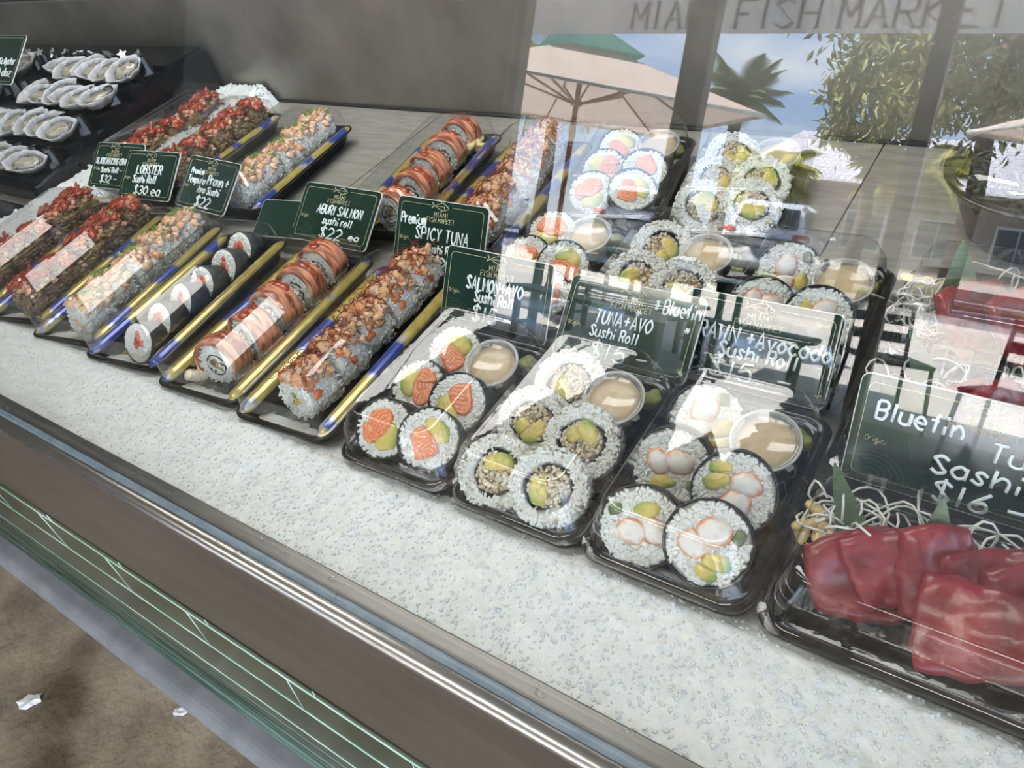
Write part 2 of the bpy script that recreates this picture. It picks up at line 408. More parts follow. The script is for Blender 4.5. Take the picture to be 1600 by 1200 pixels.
def catmull(p, k=4):
    p = np.asarray(p, float); out = []
    q = np.vstack([2 * p[0] - p[1], p, 2 * p[-1] - p[-2]])
    for i in range(1, len(q) - 2):
        for t in np.arange(k) / k:
            a, b, c, d = q[i - 1], q[i], q[i + 1], q[i + 2]
            out.append(0.5 * (2 * b + (c - a) * t + (2 * a - 5 * b + 4 * c - d) * t * t + (3 * b - a - 3 * c + d) * t ** 3))
    out.append(p[-1]); return np.array(out)
def strokes(text):
    x = 0; out = []
    for ch in text:
        if ch in GL:
            for s in GL[ch].split('|'):
                sm = s.startswith('~'); s = s.lstrip('~')
                pts = np.array([(x + int(a[0]), int(a[1]) - 2) for a in s.split()], float)
                out.append((catmull(pts) if sm and len(pts) > 2 else pts, sm))
            x += NARROW.get(ch, 4) + 1.6
        else: x += 3.0
    return out, max(x - 1.6, 0.1)
def handwrite(mb, text, x, y, h, wdt=None, pen=0.0008, z=0.0, slant=0.08, jit=0.12, align='c', slope=0.0):
    st, L = strokes(text); s = h / 6.0
    sxx = s if wdt is None else wdt / L
    x0 = x - L * sxx / 2 if align == 'c' else x
    for p, sm in st:
        p = p + rng.normal(size=p.shape) * (0.03 if sm else jit)
        q = np.stack([x0 + (p[:, 0] + p[:, 1] * slant) * sxx, y + p[:, 1] * s + slope * p[:, 0] * sxx, np.full(len(p), z)], 1)
        if len(q) == 2: q = np.array([q[0], (q[0] + q[1]) / 2, q[1]])
        tube(mb, q, pen, 5)
    return mb
def ribbon(mb, p, wd, z0, z1):
    p = np.asarray(p, float); d = np.gradient(p, axis=0); d /= (np.linalg.norm(d, axis=1)[:, None] + 1e-9)
    n = np.stack([-d[:, 1], d[:, 0]], 1) * (np.asarray(wd).reshape(-1, 1) / 2)
    a, b = p + n, p - n; k = len(p)
    v = np.vstack([np.hstack([a, np.full((k, 1), z1)]), np.hstack([b, np.full((k, 1), z1)]), np.hstack([a, np.full((k, 1), z0)]), np.hstack([b, np.full((k, 1), z0)])])
    f = []
    for i in range(k - 1):
        f += [(i, k + i, k + i + 1, i + 1), (2 * k + i, 2 * k + i + 1, 3 * k + i + 1, 3 * k + i), (i, i + 1, 2 * k + i + 1, 2 * k + i), (k + i, 3 * k + i, 3 * k + i + 1, k + i + 1)]
    mb.add(v, f); return mb
def serif(mb, text, x, y, h, z0=0.0, z1=0.0003, bold=1.0, wdt=None):
    """roman capitals: broad-nib thick and thin strokes with small serifs"""
    st, L = strokes(text); s = h / 6.0; sxx = s if wdt is None else wdt / L
    x0 = x - L * sxx / 2
    for p, sm in st:
        if not sm: p = np.array([p[0] + (p[-1] - p[0]) * t for t in (0, .5, 1)]) if len(p) == 2 else p
        segs = [p] if sm else [np.array([a, (a + b) / 2, b]) for a, b in zip(p[:-1], p[1:])]
        for q in segs:
            d = np.gradient(q, axis=0); an = np.arctan2(d[:, 1], d[:, 0])
            wd = (0.28 + 0.62 * np.abs(np.sin(an + R(38)))) * s * bold
            ribbon(mb, np.stack([x0 + q[:, 0] * sxx, y + q[:, 1] * s], 1), wd, z0, z1)
        if not sm:
            for e_ in (p[0], p[-1]):
                if e_[1] in (0.0, 6.0):
                    ribbon(mb, [(x0 + (e_[0] - .7) * sxx, y + e_[1] * s), (x0 + e_[0] * sxx, y + e_[1] * s), (x0 + (e_[0] + .7) * sxx, y + e_[1] * s)], [0.3 * s * bold] * 3, z0, z1)
    return mb

# ================================================================== DISPLAY CASE
def extrude_x(mb, poly, x0, x1):
    p = np.asarray(poly, float); k = len(p)
    v = np.vstack([np.hstack([np.full((k, 1), x0), p]), np.hstack([np.full((k, 1), x1), p])])
    f = [tuple(range(k))[::-1], tuple(range(k, 2 * k))] + [(j, (j + 1) % k, k + (j + 1) % k, k + j) for j in range(k)]
    mb.add(v, f); return mb
BED = -0.022
case = thing('display_case', 'stainless steel refrigerated display counter with slanted glass front and ice bed', 'display case')
for x0, x1 in ((-1.60, -0.7168), (-0.7152, -0.1558), (-0.1542, 0.85)):
    b = MB(); box(b, ((x0 + x1) / 2, 0.436, BED - 0.004), (x1 - x0, 0.630, 0.008)); link('bed_panel', b.mesh('bed_panel', M['steel_bed'], False), case)
b = MB(); box(b, (-0.6, 0.436, -0.06), (2.9, 0.65, 0.06)); link('bed_tray', b.mesh('bed_tray', M['rubber'], False), case)
b = MB(); box(b, (-0.65, 0.760, 0.03), (3.1, 0.012, 0.22)); link('back_panel', b.mesh('back_panel', M['steel_wall'], False), case)
b = MB(); tube(b, [(-2.2, 0.7525, BED + 0.001), (0.9, 0.7525, BED + 0.001)], 0.0028, 6); link('corner_seal', b.mesh('corner_seal', M['rubber']), case)
b = MB()
for _ in range(34):
    x = random.uniform(-0.75, 0.05); z = -0.01 + 0.05 * random.random() ** 2
    lump(b, (x, 0.7535, z), (0.0016, 0.0012, 0.0022 + 0.002 * random.random()), (1, 1, 1), sub=1)
o = link('water_drops', b.mesh('water_drops', M['drop']), case); o['kind'] = 'stuff'
# front rail: inner flange, channel with blue seal, rolled lip
b = MB(); extrude_x(b, [(0.1230, -0.03), (0.1230, 0.0005), (0.1222, 0.0012), (0.1122, 0.0012), (0.1115, 0.0), (0.1115, -0.03)], -2.4, 0.9)
link('inner_flange', b.mesh('inner_flange', M['flange'], False), case)
b = MB(); box(b, (-0.75, 0.1087, -0.0085), (3.3, 0.0056, 0.018)); link('glass_seal', b.mesh('glass_seal', M['seal'], False), case)
lip = [(0.1060, -0.02), (0.1060, 0.0), (0.1052, 0.0008), (0.1020, 0.0010)]
for i in range(9):
    a = math.pi / 2 + i / 8 * math.pi * 0.95
    lip.append((0.1010 + 0.0052 * math.cos(a), -0.0042 + 0.0052 * math.sin(a)))
lip += [(0.1005, -0.0096), (0.1015, -0.02)]
b = MB(); extrude_x(b, lip, -2.4, 0.9); o = link('rolled_lip', b.mesh('rolled_lip', M['rail'], True), case)
o.data.polygons.foreach_set('use_smooth', [len(p.vertices) == 4 for p in o.data.polygons])
b = MB()
for _ in range(60):
    x = random.uniform(-0.75, -0.1) if random.random() < .7 else random.uniform(-0.4, -0.3)
    r_ = random.uniform(0.0008, 0.0024)
    lump(b, (x, random.uniform(0.1035, 0.121), 0.0012), (r_ * 1.5, r_, r_ * 0.7), (1, 1, 1), sub=1)
o = link('meltwater', b.mesh('meltwater', M['drop']), case); o['kind'] = 'stuff'
b = MB(); box(b, (-0.75, 0.108, -0.146), (3.3, 0.012, 0.252)); link('front_fascia', b.mesh('front_fascia', M['steel_fascia'], False), case)
b = MB(); extrude_x(b, [(0.1005, -0.272), (0.110, -0.272), (0.110, -0.79), (0.092, -0.79)], -2.6, 0.9); link('lower_glass', b.mesh('lower_glass', M['green_glass'], False), case)
def lower_y(z): return 0.1005 - (z + 0.272) / -0.518 * 0.0085
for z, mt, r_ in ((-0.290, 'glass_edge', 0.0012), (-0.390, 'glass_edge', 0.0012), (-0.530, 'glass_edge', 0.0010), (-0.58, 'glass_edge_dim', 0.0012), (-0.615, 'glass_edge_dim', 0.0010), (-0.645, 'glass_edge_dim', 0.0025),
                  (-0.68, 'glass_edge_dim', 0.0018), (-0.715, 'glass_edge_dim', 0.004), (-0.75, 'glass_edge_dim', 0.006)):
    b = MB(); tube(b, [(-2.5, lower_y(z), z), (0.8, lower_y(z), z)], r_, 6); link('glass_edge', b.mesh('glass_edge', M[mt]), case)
for x in np.arange(-2.0, 0.3, 0.17):
    for k, (za, zb) in enumerate(((-0.272, -0.290), (-0.290, -0.390))):
        xx = x - 0.05 * k
        b = MB(); tube(b, [(xx, lower_y(za), za), (xx - (za - zb) * 0.28, lower_y(zb), zb)], 0.0008, 5); link('glass_joint', b.mesh('glass_joint', M['glass_edge']), case)
kb = [(0.11, -0.80), (0.11, -0.765), (0.092, -0.765)]
for i in range(7):
    a = math.pi / 2 + i / 6 * math.pi / 2
    kb.append((0.070 + 0.026 * math.cos(a), -0.791 + 0.026 * math.sin(a)))
kb.append((0.044, -0.80))
b = MB(); extrude_x(b, kb, -2.9, 0.9); link('plinth', b.mesh('plinth', M['plinth'], False), case)
GB = R(18.0)
b = MB(); box(b, (0, 0, 0.52), (3.3, 0.006, 1.04)); link('front_glass', b.mesh('front_glass', M['glass'], False), case, (-0.75, 0.1087, -0.004), (-GB, 0, 0))
b = MB(); box(b, (-0.75, 0.66, 0.995), (3.3, 0.50, 0.012)); link('top_shelf', b.mesh('top_shelf', M['lamp_body'], False), case)
for x in (-2.3, 0.85):
    b = MB(); box(b, (x, 0.75, 0.55), (0.03, 0.03, 0.90)); link('corner_post', b.mesh('corner_post', M['steel'], False), case)
b = MB(); box(b, (-0.75, 0.60, -0.44), (3.2, 0.95, 0.70)); link('cabinet', b.mesh('cabinet', M['steel_fascia'], False), case)
# lamp under the top shelf
for x0 in (-1.12, -0.575):
    lamp = thing('led_lamp', 'flat white lamp under the top shelf, over the ' + ('left' if x0 < -.8 else 'right') + ' half of the counter', 'lamp', (x0, 0.68, 0.985), group='flat lamps under the counter top')
    b = MB(); box(b, (0, 0, -0.008), (0.54, 0.31, 0.016)); link('housing', b.mesh('housing', M['lamp_body'], False), lamp)
    b = MB(); box(b, (0, 0, -.019), (.525, .29, .006)); link('diffuser', b.mesh('diffuser', M['led'], False), lamp)

for k_, (x0, y0) in enumerate(((-1.15, -.85), (.25, -.85))):  # fill lamps added to brighten the counter, not known fixtures
    lamp = thing('fill_lamp', 'added flat fill lamp on the canopy underside, ' + ('left' if k_ == 0 else 'right') + ' one in front of the counter', 'lamp', (x0, y0, 2.50), group='canopy lamps')
    b = MB(); box(b, (0, 0, -.012), (1.22, .44, .024)); link('housing', b.mesh('housing', M['lamp_body'], False), lamp)
    b = MB(); box(b, (0, 0, -.027), (1.16, .38, .006)); link('diffuser', b.mesh('diffuser', M['fill_led'], False), lamp)

# ------------------------------------------------------------------ crushed ice
b = MB()
def ice_grid(x0, x1, y0, y1, st, zf):
    xs = np.arange(x0, x1 + st / 2, st); ys = np.arange(y0, y1 + st / 2, st)
    v = []
    for y in ys:
        for x in xs: v.append((x, y, zf(x, y)))
    W = len(xs)
    f = [(j * W + i, j * W + i + 1, (j + 1) * W + i + 1, (j + 1) * W + i) for j in range(len(ys) - 1) for i in range(W - 1)]
    b.add(v, f)
def icez(x, y):
    n1 = noise.noise(Vector((x * 14, y * 14, 3))); n2 = noise.noise(Vector((x * 130, y * 130, 8))); n3 = noise.noise(Vector((x * 330, y * 330, 1)))
    amp = 0.6 + 0.4 * min(1, max(0, (x + 0.75) / 0.4))
    z = -0.0045 + 0.0022 * n1 + amp * (0.0018 * n2 + 0.0011 * n3)
    if y > 0.196: z -= min(0.017, (y - 0.196) * 0.55)
    return z
ice_grid(-1.30, 0.30, 0.1235, 0.235, 0.0021, icez)
def icez2(x, y):
    n1 = noise.noise(Vector((x * 20, y * 20, 5))); n2 = noise.noise(Vector((x * 120, y * 120, 8)))
    e_ = -1.085 + 0.012 * n1
    return 0.004 + 0.004 * n1 + 0.003 * n2 - max(0, x - e_) * 0.9 - max(0, -1.165 + 0.01 * n1 - x) * 1.0
ice_grid(-1.19, -1.045, 0.232, 0.750, 0.004, icez2)
for _ in range(7500):
    x = random.uniform(-1.05, 0.26); y = random.uniform(0.1245, 0.206)
    r_ = random.uniform(0.0006, 0.0017) * (0.7 + 0.45 * min(1, max(0, (x + 0.7) / 0.6)))
    v, f = ICO1
    A = rand_rot() * np.array([1.0, random.uniform(.6, 1), random.uniform(.5, .9)])
    b.add(v @ A.T * r_ * (1 + 0.12 * rng.normal(size=(len(v), 1))) + np.array([x, y, icez(x, y) - r_ * 0.15]), f)
for _ in range(1500):
    x = random.uniform(-1.175, -1.06); y = random.uniform(0.23, 0.75); r_ = random.uniform(0.0014, 0.0032); v, f = ICO1
    b.add(v @ (rand_rot() * np.array([1, .8, .6])).T * r_ + np.array([x, y, icez2(x, y)]), f)
o = link('crushed_ice', b.mesh('crushed_ice', M['ice'], False)); o['kind'] = 'stuff'
tag(o, 'bed of white crushed ice along the front and left of the counter', 'ice')
o.data.polygons.foreach_set('use_smooth', [True] * len(o.data.polygons))

# ================================================================== CONTAINERS
GOLD = (0.60, 0.48, 0.12); BLUE = (0.035, 0.075, 0.36); BLK = (0.012, 0.012, 0.013); SIL = (0.55, 0.57, 0.58)
def long_base(w, d):
    mb = MB(); hx, hy = w / 2, d / 2
    loft(mb, [(hx - .014, hy - .014, .008, -.0205), (hx - .014, hy - .014, .008, -.0190), (hx - .016, hy - .016, .008, -.0188), (hx - .016, hy - .016, .008, -.0190)][:2], cap0=True, cap1=True)
    loft(mb, [(hx - .014, hy - .014, .008, -.0205), (hx - .004, hy - .004, .012, -.004), (hx, hy, .014, -.002), (hx, hy, .014, -.0005), (hx - .005, hy - .005, .012, -.0012), (hx - .015, hy - .015, .008, -.019)])
    return mb.mesh('tray_base', M['black'])
def band_mesh(w, d, side, seed):
    """printed gold and blue raised edge of a long tray"""
    mb = MB(); x = side * (w / 2 - .0085); N = 46; K = 8; v = []; c = []
    for i in range(N):
        t = i / (N - 1); y = (t - .5) * (d - .010)
        rr = .0060 * (1 - 0.6 * max(0, (abs(t - .5) - .47) / .03))
        n1 = noise.noise(Vector((t * 5.2, seed * 3.1, side)))
        for k in range(K):
            a = k / K * 2 * math.pi
            v.append((x + 1.15 * rr * math.cos(a), y, -.0015 + rr * .75 * math.sin(a)))
            q = n1 + .10 * noise.noise(Vector((t * 90, a * 2, seed))) + .05 * math.sin(a)
            g = np.array(GOLD) * (0.8 + .5 * abs(noise.noise(Vector((t * 60, a * 1.5, seed + 9)))))
            col = BLUE if q > .12 else (SIL if .09 < q <= .12 else g)
            c.append(col)
    f = [(i * K + k, i * K + (k + 1) % K, (i + 1) * K + (k + 1) % K, (i + 1) * K + k) for i in range(N - 1) for k in range(K)]
    f += [tuple(range(K))[::-1], tuple((N - 1) * K + k for k in range(K))]
    mb.add(v, f, c); return mb.mesh('printed_edge', M['rim'])
def floor_print(w, d, seed):
    mb = MB(); nx, ny = 16, 44; v = []; c = []
    for j in range(ny):
        for i in range(nx):
            u, t = i / (nx - 1), j / (ny - 1)
            x = (u - .5) * (w - .030); y = (t - .5) * (d - .030); e_ = abs(u - .5) * 2
            v.append((x, y, -.0186)); q = noise.noise(Vector((u * 5, t * 5, seed)))
            g = e_ * .75 + .5 * q
            c.append(np.array(GOLD) * .85 if g > .52 else (BLUE if g > .44 and q > 0 else BLK))
    f = [(j * nx + i, j * nx + i + 1, (j + 1) * nx + i + 1, (j + 1) * nx + i) for j in range(ny - 1) for i in range(nx - 1)]
    mb.add(v, f, c); return mb.mesh('printed_floor', M['rim'])
def long_lid(w, d, h):
    mb = MB(); hx, hy = w / 2 - .0045, d / 2 - .0045
    loft(mb, [(hx + .0035, hy + .0035, .013, .0004), (hx, hy, .012, .0008), (hx - .0015, hy - .002, .011, h * .60), (hx - .0030, hy - .0035, .010, h * .66),
              (hx - .0215, hy - .0165, .008, h * .95), (hx - .0235, hy - .0185, .007, h)], n=4, cap1=True)
    o_ = mb.mesh('lid', M['lid'], False); return o_
def pack_base(w, d, dep=.020):
    mb = MB(); hx, hy = w / 2, d / 2
    loft(mb, [(hx - .012, hy - .012, .012, -dep - .001), (hx - .010, hy - .010, .013, -.004), (hx - .008, hy - .008, .013, -.0022), (hx - .001, hy - .001, .015, -.0030), (hx, hy, .015, -.0015), (hx - .001, hy - .001, .015, -.0002),
              (hx - .0045, hy - .0045, .014, -.0008), (hx - .0085, hy - .0085, .013, -.0045), (hx - .0125, hy - .0125, .012, -dep + .0008)], n=5, cap0=True, cap1=True)
    return mb.mesh('tray_base', M['black'])
def pack_lid(w, d, h):
    mb = MB(); hx, hy = w / 2, d / 2
    loft(mb, [(hx + .0005, hy + .0005, .016, .0002), (hx - .0035, hy - .0035, .014, .0012), (hx - .0060, hy - .0060, .013, .0030), (hx - .0075, hy - .0075, .012, h * .55), (hx - .0088, hy - .0088, .012, h * .60),
              (hx - .0125, hy - .0125, .012, h * .90), (hx - .0150, hy - .0150, .011, h * .985), (hx - .0180, hy - .0180, .010, h), (hx - .0190, hy - .0190, .010, h - .0007)], n=6, cap1=True)
    # moulded corner ribs
    for sx_ in (-1, 1):
        for sy_ in (-1, 1):
            for k in range(3):
                cx, cy = sx_ * (hx - .017 - .002 * k), sy_ * (hy - .017 - .002 * k)
                pts = [(cx + .009 * math.cos(a) * sx_, cy + .009 * math.sin(a) * sy_, h * (.42 + .16 * k)) for a in np.linspace(0, math.pi / 2, 6)]
                tube(mb, pts, .0006, 4)
    return mb.mesh('lid', M['lid'], True)

# ================================================================== FOOD
RICE = (0.85, 0.845, 0.785); AVO_Y = (0.72, 0.58, 0.15); AVO_G = (0.22, 0.36, 0.05); SALM = (0.80, 0.21, 0.06); SALM_L = (0.95, 0.58, 0.42)
def disc_pts(n, r0, r1):
    r = np.sqrt(rng.uniform(r0 * r0, r1 * r1, n)); a = rng.uniform(0, 2 * np.pi, n)
    return np.stack([r * np.cos(a), r * np.sin(a), np.zeros(n)], 1)
def side_pts(n, r, h, a0=0, a1=2 * np.pi):
    a = rng.uniform(a0, a1, n); z = rng.uniform(-h, 0, n)
    return np.stack([r * np.cos(a), r * np.sin(a), z], 1), np.stack([np.cos(a), np.sin(a), 0 * a], 1)
def rice_core(mb, Rr, h, bumpy=0.0):
    lathe(mb, [(0, -.0002), (Rr * .86, -.0003), (Rr * .96, -.0018), (Rr, -.0050), (Rr, -h + .005), (Rr * .93, -h + .0012), (0, -h)], 36, np.array(RICE) * .93)
def block(mb, poly, z0, z1, colf, n=4, inset=.0009):
    """extruded filling piece with rounded top edge; colf(x,y) gives the colour"""
    p = catmull(np.vstack([poly, poly[:1]]), n)[:-1]; c = p.mean(0)
    rings = [(1.0, z0), (1.0, z1 - inset), (.93, z1 - inset * .2), (.62, z1), (.3, z1 + .0002)]
    k = len(p); v = []; col = []
    for s_, z in rings:
        for q in (p - c) * s_ + c: v.append((q[0], q[1], z + .0002 * rng.normal())); col.append(colf(q[0], q[1]))
    v.append((c[0], c[1], z1 + .0002)); col.append(colf(*c))
    f = [(i * k + j, i * k + (j + 1) % k, (i + 1) * k + (j + 1) % k, (i + 1) * k + j) for i in range(len(rings) - 1) for j in range(k)]
    f += [((len(rings) - 1) * k + j, (len(rings) - 1) * k + (j + 1) % k, len(v) - 1) for j in range(k)]
    mb.add(v, f, col)
def salmon_piece(pts, ang, seed, z0=-.012, z1=.0024):
    MASK.append(np.asarray(pts))
    """grid-faced block so that the pale fat lines show"""
    mb = MB(); p = catmull(np.vstack([pts, pts[:1]]), 5)[:-1]; c = p.mean(0); k = len(p)
    ss = [1, 1, .96, .88, .78, .68, .58, .48, .38, .28, .18, .08]; zz = [z0, z1 - .0010, z1 - .0003] + [z1] * 9
    v = []; col = []
    for s_, z in zip(ss, zz):
        for q in (p - c) * s_ + c:
            d = q[0] * math.cos(ang) + q[1] * math.sin(ang); e_ = -q[0] * math.sin(ang) + q[1] * math.cos(ang)
            st = math.sin((d + .0022 * math.sin(e_ * 330 + seed) + .6 * abs(e_ - c[1])) * 2000 + seed)
            t = max(0, st - .45) / .55
            v.append((q[0], q[1], z + .00025 * st * (s_ < .9))); col.append(np.array(SALM) * (1 - .75 * t) + np.array(SALM_L) * .75 * t)
    f = [(i * k + j, i * k + (j + 1) % k, (i + 1) * k + (j + 1) % k, (i + 1) * k + j) for i in range(len(ss) - 1) for j in range(k)]
    f += [tuple((len(ss) - 1) * k + j for j in range(k))]
    mb.add(v, f, col); return mb.mesh('salmon', M['wet'])
def avo_piece(pts, gdir, seed=0, z0=-.012, z1=.0022):
    MASK.append(np.asarray(pts))
    mb = MB(); P = np.asarray(pts); g = np.array([math.cos(gdir), math.sin(gdir)]); pr = P @ g; lo, hi = pr.min(), pr.max()
    def cf(x, y):
        t = ((x * g[0] + y * g[1]) - lo) / (hi - lo + 1e-9); t = np.clip((t - .45) / .55, 0, 1) ** 1.3
        n_ = nse((x * 300, y * 300, seed)); return (np.array(AVO_Y) * (1 - t) + np.array(AVO_G) * t) * (1 + .12 * n_)
    block(mb, pts, z0, z1, cf); return mb.mesh('avocado', M['wet'])
def nori_ring(Rr, h, th=.0009, top=.0014):
    mb = MB(); lathe(mb, [(Rr, -h), (Rr + th, -h), (Rr + th, top), (Rr, top), (Rr, -h)], 40); return mb.mesh('nori', M['nori'])
MASK = []
def clear_of(P):
    keep = []
    for p in P:
        ins = False
        for poly in MASK:
            c = False; j = len(poly) - 1
            for i in range(len(poly)):
                a, b_ = poly[i], poly[j]
                if (a[1] > p[1]) != (b_[1] > p[1]) and p[0] < (b_[0] - a[0]) * (p[1] - a[1]) / (b_[1] - a[1]) + a[0]: c = not c
                j = i
            ins = ins or c
        if not ins: keep.append(p)
    return np.array(keep)
SCALE = [.00150]
def sc(pts, k=None):
    k = k or SCALE[0]
    return np.asarray(pts, float) * k

def futo_salmon(seed):
    Rr, h = .0222, .024; mb = MB(); rice_core(mb, Rr, h)
    MASK.clear(); parts = [('nori', nori_ring(Rr, h), None)]
    if seed % 2 == 0:
        parts += [('salmon', salmon_piece(sc([(-9, -7), (-1, -9), (3, -6), (2, 3), (-2, 7), (-7, 4)]), 1.1, seed), None),
                  ('avocado', avo_piece(sc([(3, -4), (8, -5), (11, 0), (8, 6), (4, 9), (1, 6)]), .1, seed), None)]
    else:
        parts += [('salmon', salmon_piece(sc([(-4, 0), (3, -6), (9, -4), (9, 5), (2, 8), (-4, 7)]), .5, seed), None),
                  ('salmon', salmon_piece(sc([(-3, 1), (-6, 8), (-1, 11), (5, 9)]), 2.0, seed + 3, z1=.0030), None),
                  ('avocado', avo_piece(sc([(-11, -4), (-5, -8), (1, -6), (-3, 0), (-5, 5), (-10, 4)]), -1.9, seed), None)]
    P = clear_of(disc_pts(520, 0, Rr * .95)); grains(mb, P, np.tile((0, 0, 1), (len(P), 1)), col=RICE)
    parts.insert(0, ('rice', mb.mesh('rice', M['rice']), None))
    return parts
def futo_tuna(seed):
    Rr, h = .0250, .025; mb = MB()
    a = np.linspace(0, 2 * np.pi, 48, endpoint=False)
    def rin(t): return .0152 + .0015 * math.sin(2 * t + seed) + .0008 * math.sin(5 * t)
    vs = []; prof = [('i', -h), ('i', -.0005), ('m', 0), ('o', -.0025), ('o', -h + .002), ('i', -h)]
    for kind, z in prof:
        for t in a:
            ro = Rr * (1 + .03 * math.sin(3 * t + seed) + .02 * math.sin(7 * t + 2 * seed))
            r = rin(t) if kind == 'i' else (ro if kind == 'o' else (rin(t) * .35 + ro * .65)); vs.append((r * math.cos(t), r * math.sin(t), z))
    n = len(a); f = [(i * n + j, i * n + (j + 1) % n, (i + 1) * n + (j + 1) % n, (i + 1) * n + j) for i in range(len(prof) - 1) for j in range(n)]
    mb.add(vs, f, np.array(RICE) * .93)
    P = disc_pts(300, .0160, Rr * .99); grains(mb, P, np.tile((0, 0, 1), (len(P), 1)), col=RICE)
    P, N = side_pts(420, Rr * 1.0, h); grains(mb, P, N, col=RICE, lift=.0001)
    P = disc_pts(16, .018, Rr); 
    grains(mb, P, np.tile((0, 0, 1), (16, 1)), ln=.0026, rad=.0008, col=(.52, .42, .25), lift=.0012)
    nb = MB(); vs = []
    for z in (-h + .004, .0008):
        for t in a: vs.append(((rin(t) - .0001) * math.cos(t), (rin(t) - .0001) * math.sin(t), z))
        for t in a: vs.append(((rin(t) - .0009) * math.cos(t), (rin(t) - .0009) * math.sin(t), z))
    f = [(j, (j + 1) % n, 2 * n + (j + 1) % n, 2 * n + j) for j in range(n)] + [(n + (j + 1) % n, n + j, 3 * n + j, 3 * n + (j + 1) % n) for j in range(n)] + [(2 * n + j, 2 * n + (j + 1) % n, 3 * n + (j + 1) % n, 3 * n + j) for j in range(n)]
    nb.add(vs, f)
    tb = MB(); lathe(tb, [(0, -.0012), (.0140, -.0016), (.0142, -.015), (0, -.015)], 24, (.56, .46, .31))
    for _ in range(210):
        r = .0133 * math.sqrt(random.random()); t = random.random() * 6.28; s_ = random.uniform(.0009, .0020)
        lump(tb, (r * math.cos(t), r * math.sin(t), -.0022 + random.uniform(.0012, .0036)), (s_ * 1.3, s_, s_ * .8), random.choice([(.66, .55, .38), (.74, .65, .48), (.58, .46, .30), (.78, .71, .58)]), .3, sub=1, rot=(random.random() * 3, random.random() * 3, random.random() * 6))
    k = 1 if seed % 2 else -1
    av = [avo_piece(sc([(k * -11, -2), (k * -9, -8), (k * -3, -9), (k * -1, -1), (k * -2, 6), (k * -8, 5)]), (math.pi + .6) if k > 0 else -.6, seed, z1=.0026)]
    if seed % 3 == 0: av.append(avo_piece(sc([(k * -1, -1), (k * -3, -9), (k * 3, -10), (k * 5, -3)]), -1.3, seed + 2, z1=.0030))
    return [('rice', mb.mesh('rice', M['rice']), None), ('nori', nb.mesh('nori', M['nori']), None), ('tuna_salad', tb.mesh('tuna_salad', M['food']), None)] + [('avocado', q, None) for q in av]
def prawn_piece(c, s_, ang, seed):
    MASK.append(np.array([(c[0] + s_ * math.cos(t), c[1] + s_ * .85 * math.sin(t)) for t in np.linspace(0, 6.28, 12, endpoint=False)]))
    mb = MB(); v, f = ICO3; q = v * np.array([s_ * 1.15, s_ * .9, s_ * .55]); col = []
    ca, sa = math.cos(ang), math.sin(ang)
    for p in v:
        r = math.hypot(p[0], p[1]); t = np.clip((r - .72) / .2 + 1.1 * nse(p, 3.5, seed), 0, 1) * (1 if p[1] * .6 + p[0] * .5 < .55 else .25)
        t2 = np.clip(nse(p, 6, seed + 5) * 2 - .9, 0, .6)
        col.append(np.array((.86, .83, .76)) * (1 - max(t, t2)) + np.array((.80, .33, .16)) * max(t, t2))
    k = np.array([1 + .13 * nse(p, 1.6, seed) for p in v]); q = q * k[:, None]
    q = np.stack([q[:, 0] * ca - q[:, 1] * sa, q[:, 0] * sa + q[:, 1] * ca, q[:, 2]], 1)
    mb.add(q + np.array([c[0], c[1], -.0004]), f, col); return mb.mesh('prawn', M['wet'])
def futo_prawn(seed):
    Rr, h = .0242, .026; mb = MB(); rice_core(mb, Rr, h)
    MASK.clear(); parts = [('nori', nori_ring(Rr, h), None)]
    mbc = MB(); block(mbc, sc([(8, 5), (12, 4), (13, 9), (9, 10)]), -.01, .0024, lambda x, y: np.array((.30, .42, .14)) * (1 - .6 * ((x - .010) > .001)))
    if seed % 2 == 0:
        parts += [('prawn', prawn_piece((.001, .0068), .0096, .5, seed), None), ('prawn', prawn_piece((-.0070, -.0036), .0088, -.3, seed + 1), None),
                  ('avocado', avo_piece(sc([(1, -4), (9, -2), (12, -6), (8, -9), (1, -8)]), -.2, seed), None), ('avocado', avo_piece(sc([(-1, -9), (8, -10), (7, -14), (0, -13)]), -.1, seed + 1), None)]
    else:
        parts += [('prawn', prawn_piece((-.001, .0058), .0088, .9, seed), None), ('prawn', prawn_piece((-.0050, -.0066), .0080, .2, seed + 1), None),
                  ('avocado', avo_piece(sc([(3, -3), (8, 0), (9, -6), (5, -11), (2, -8)]), .4, seed), None)]
    P = clear_of(disc_pts(540, 0, Rr * .95)); grains(mb, P, np.tile((0, 0, 1), (len(P), 1)), col=RICE)
    parts.insert(0, ('rice', mb.mesh('rice', M['rice']), None))
    parts.append(('cucumber', mbc.mesh('cucumber', M['wet']), None))
    return parts

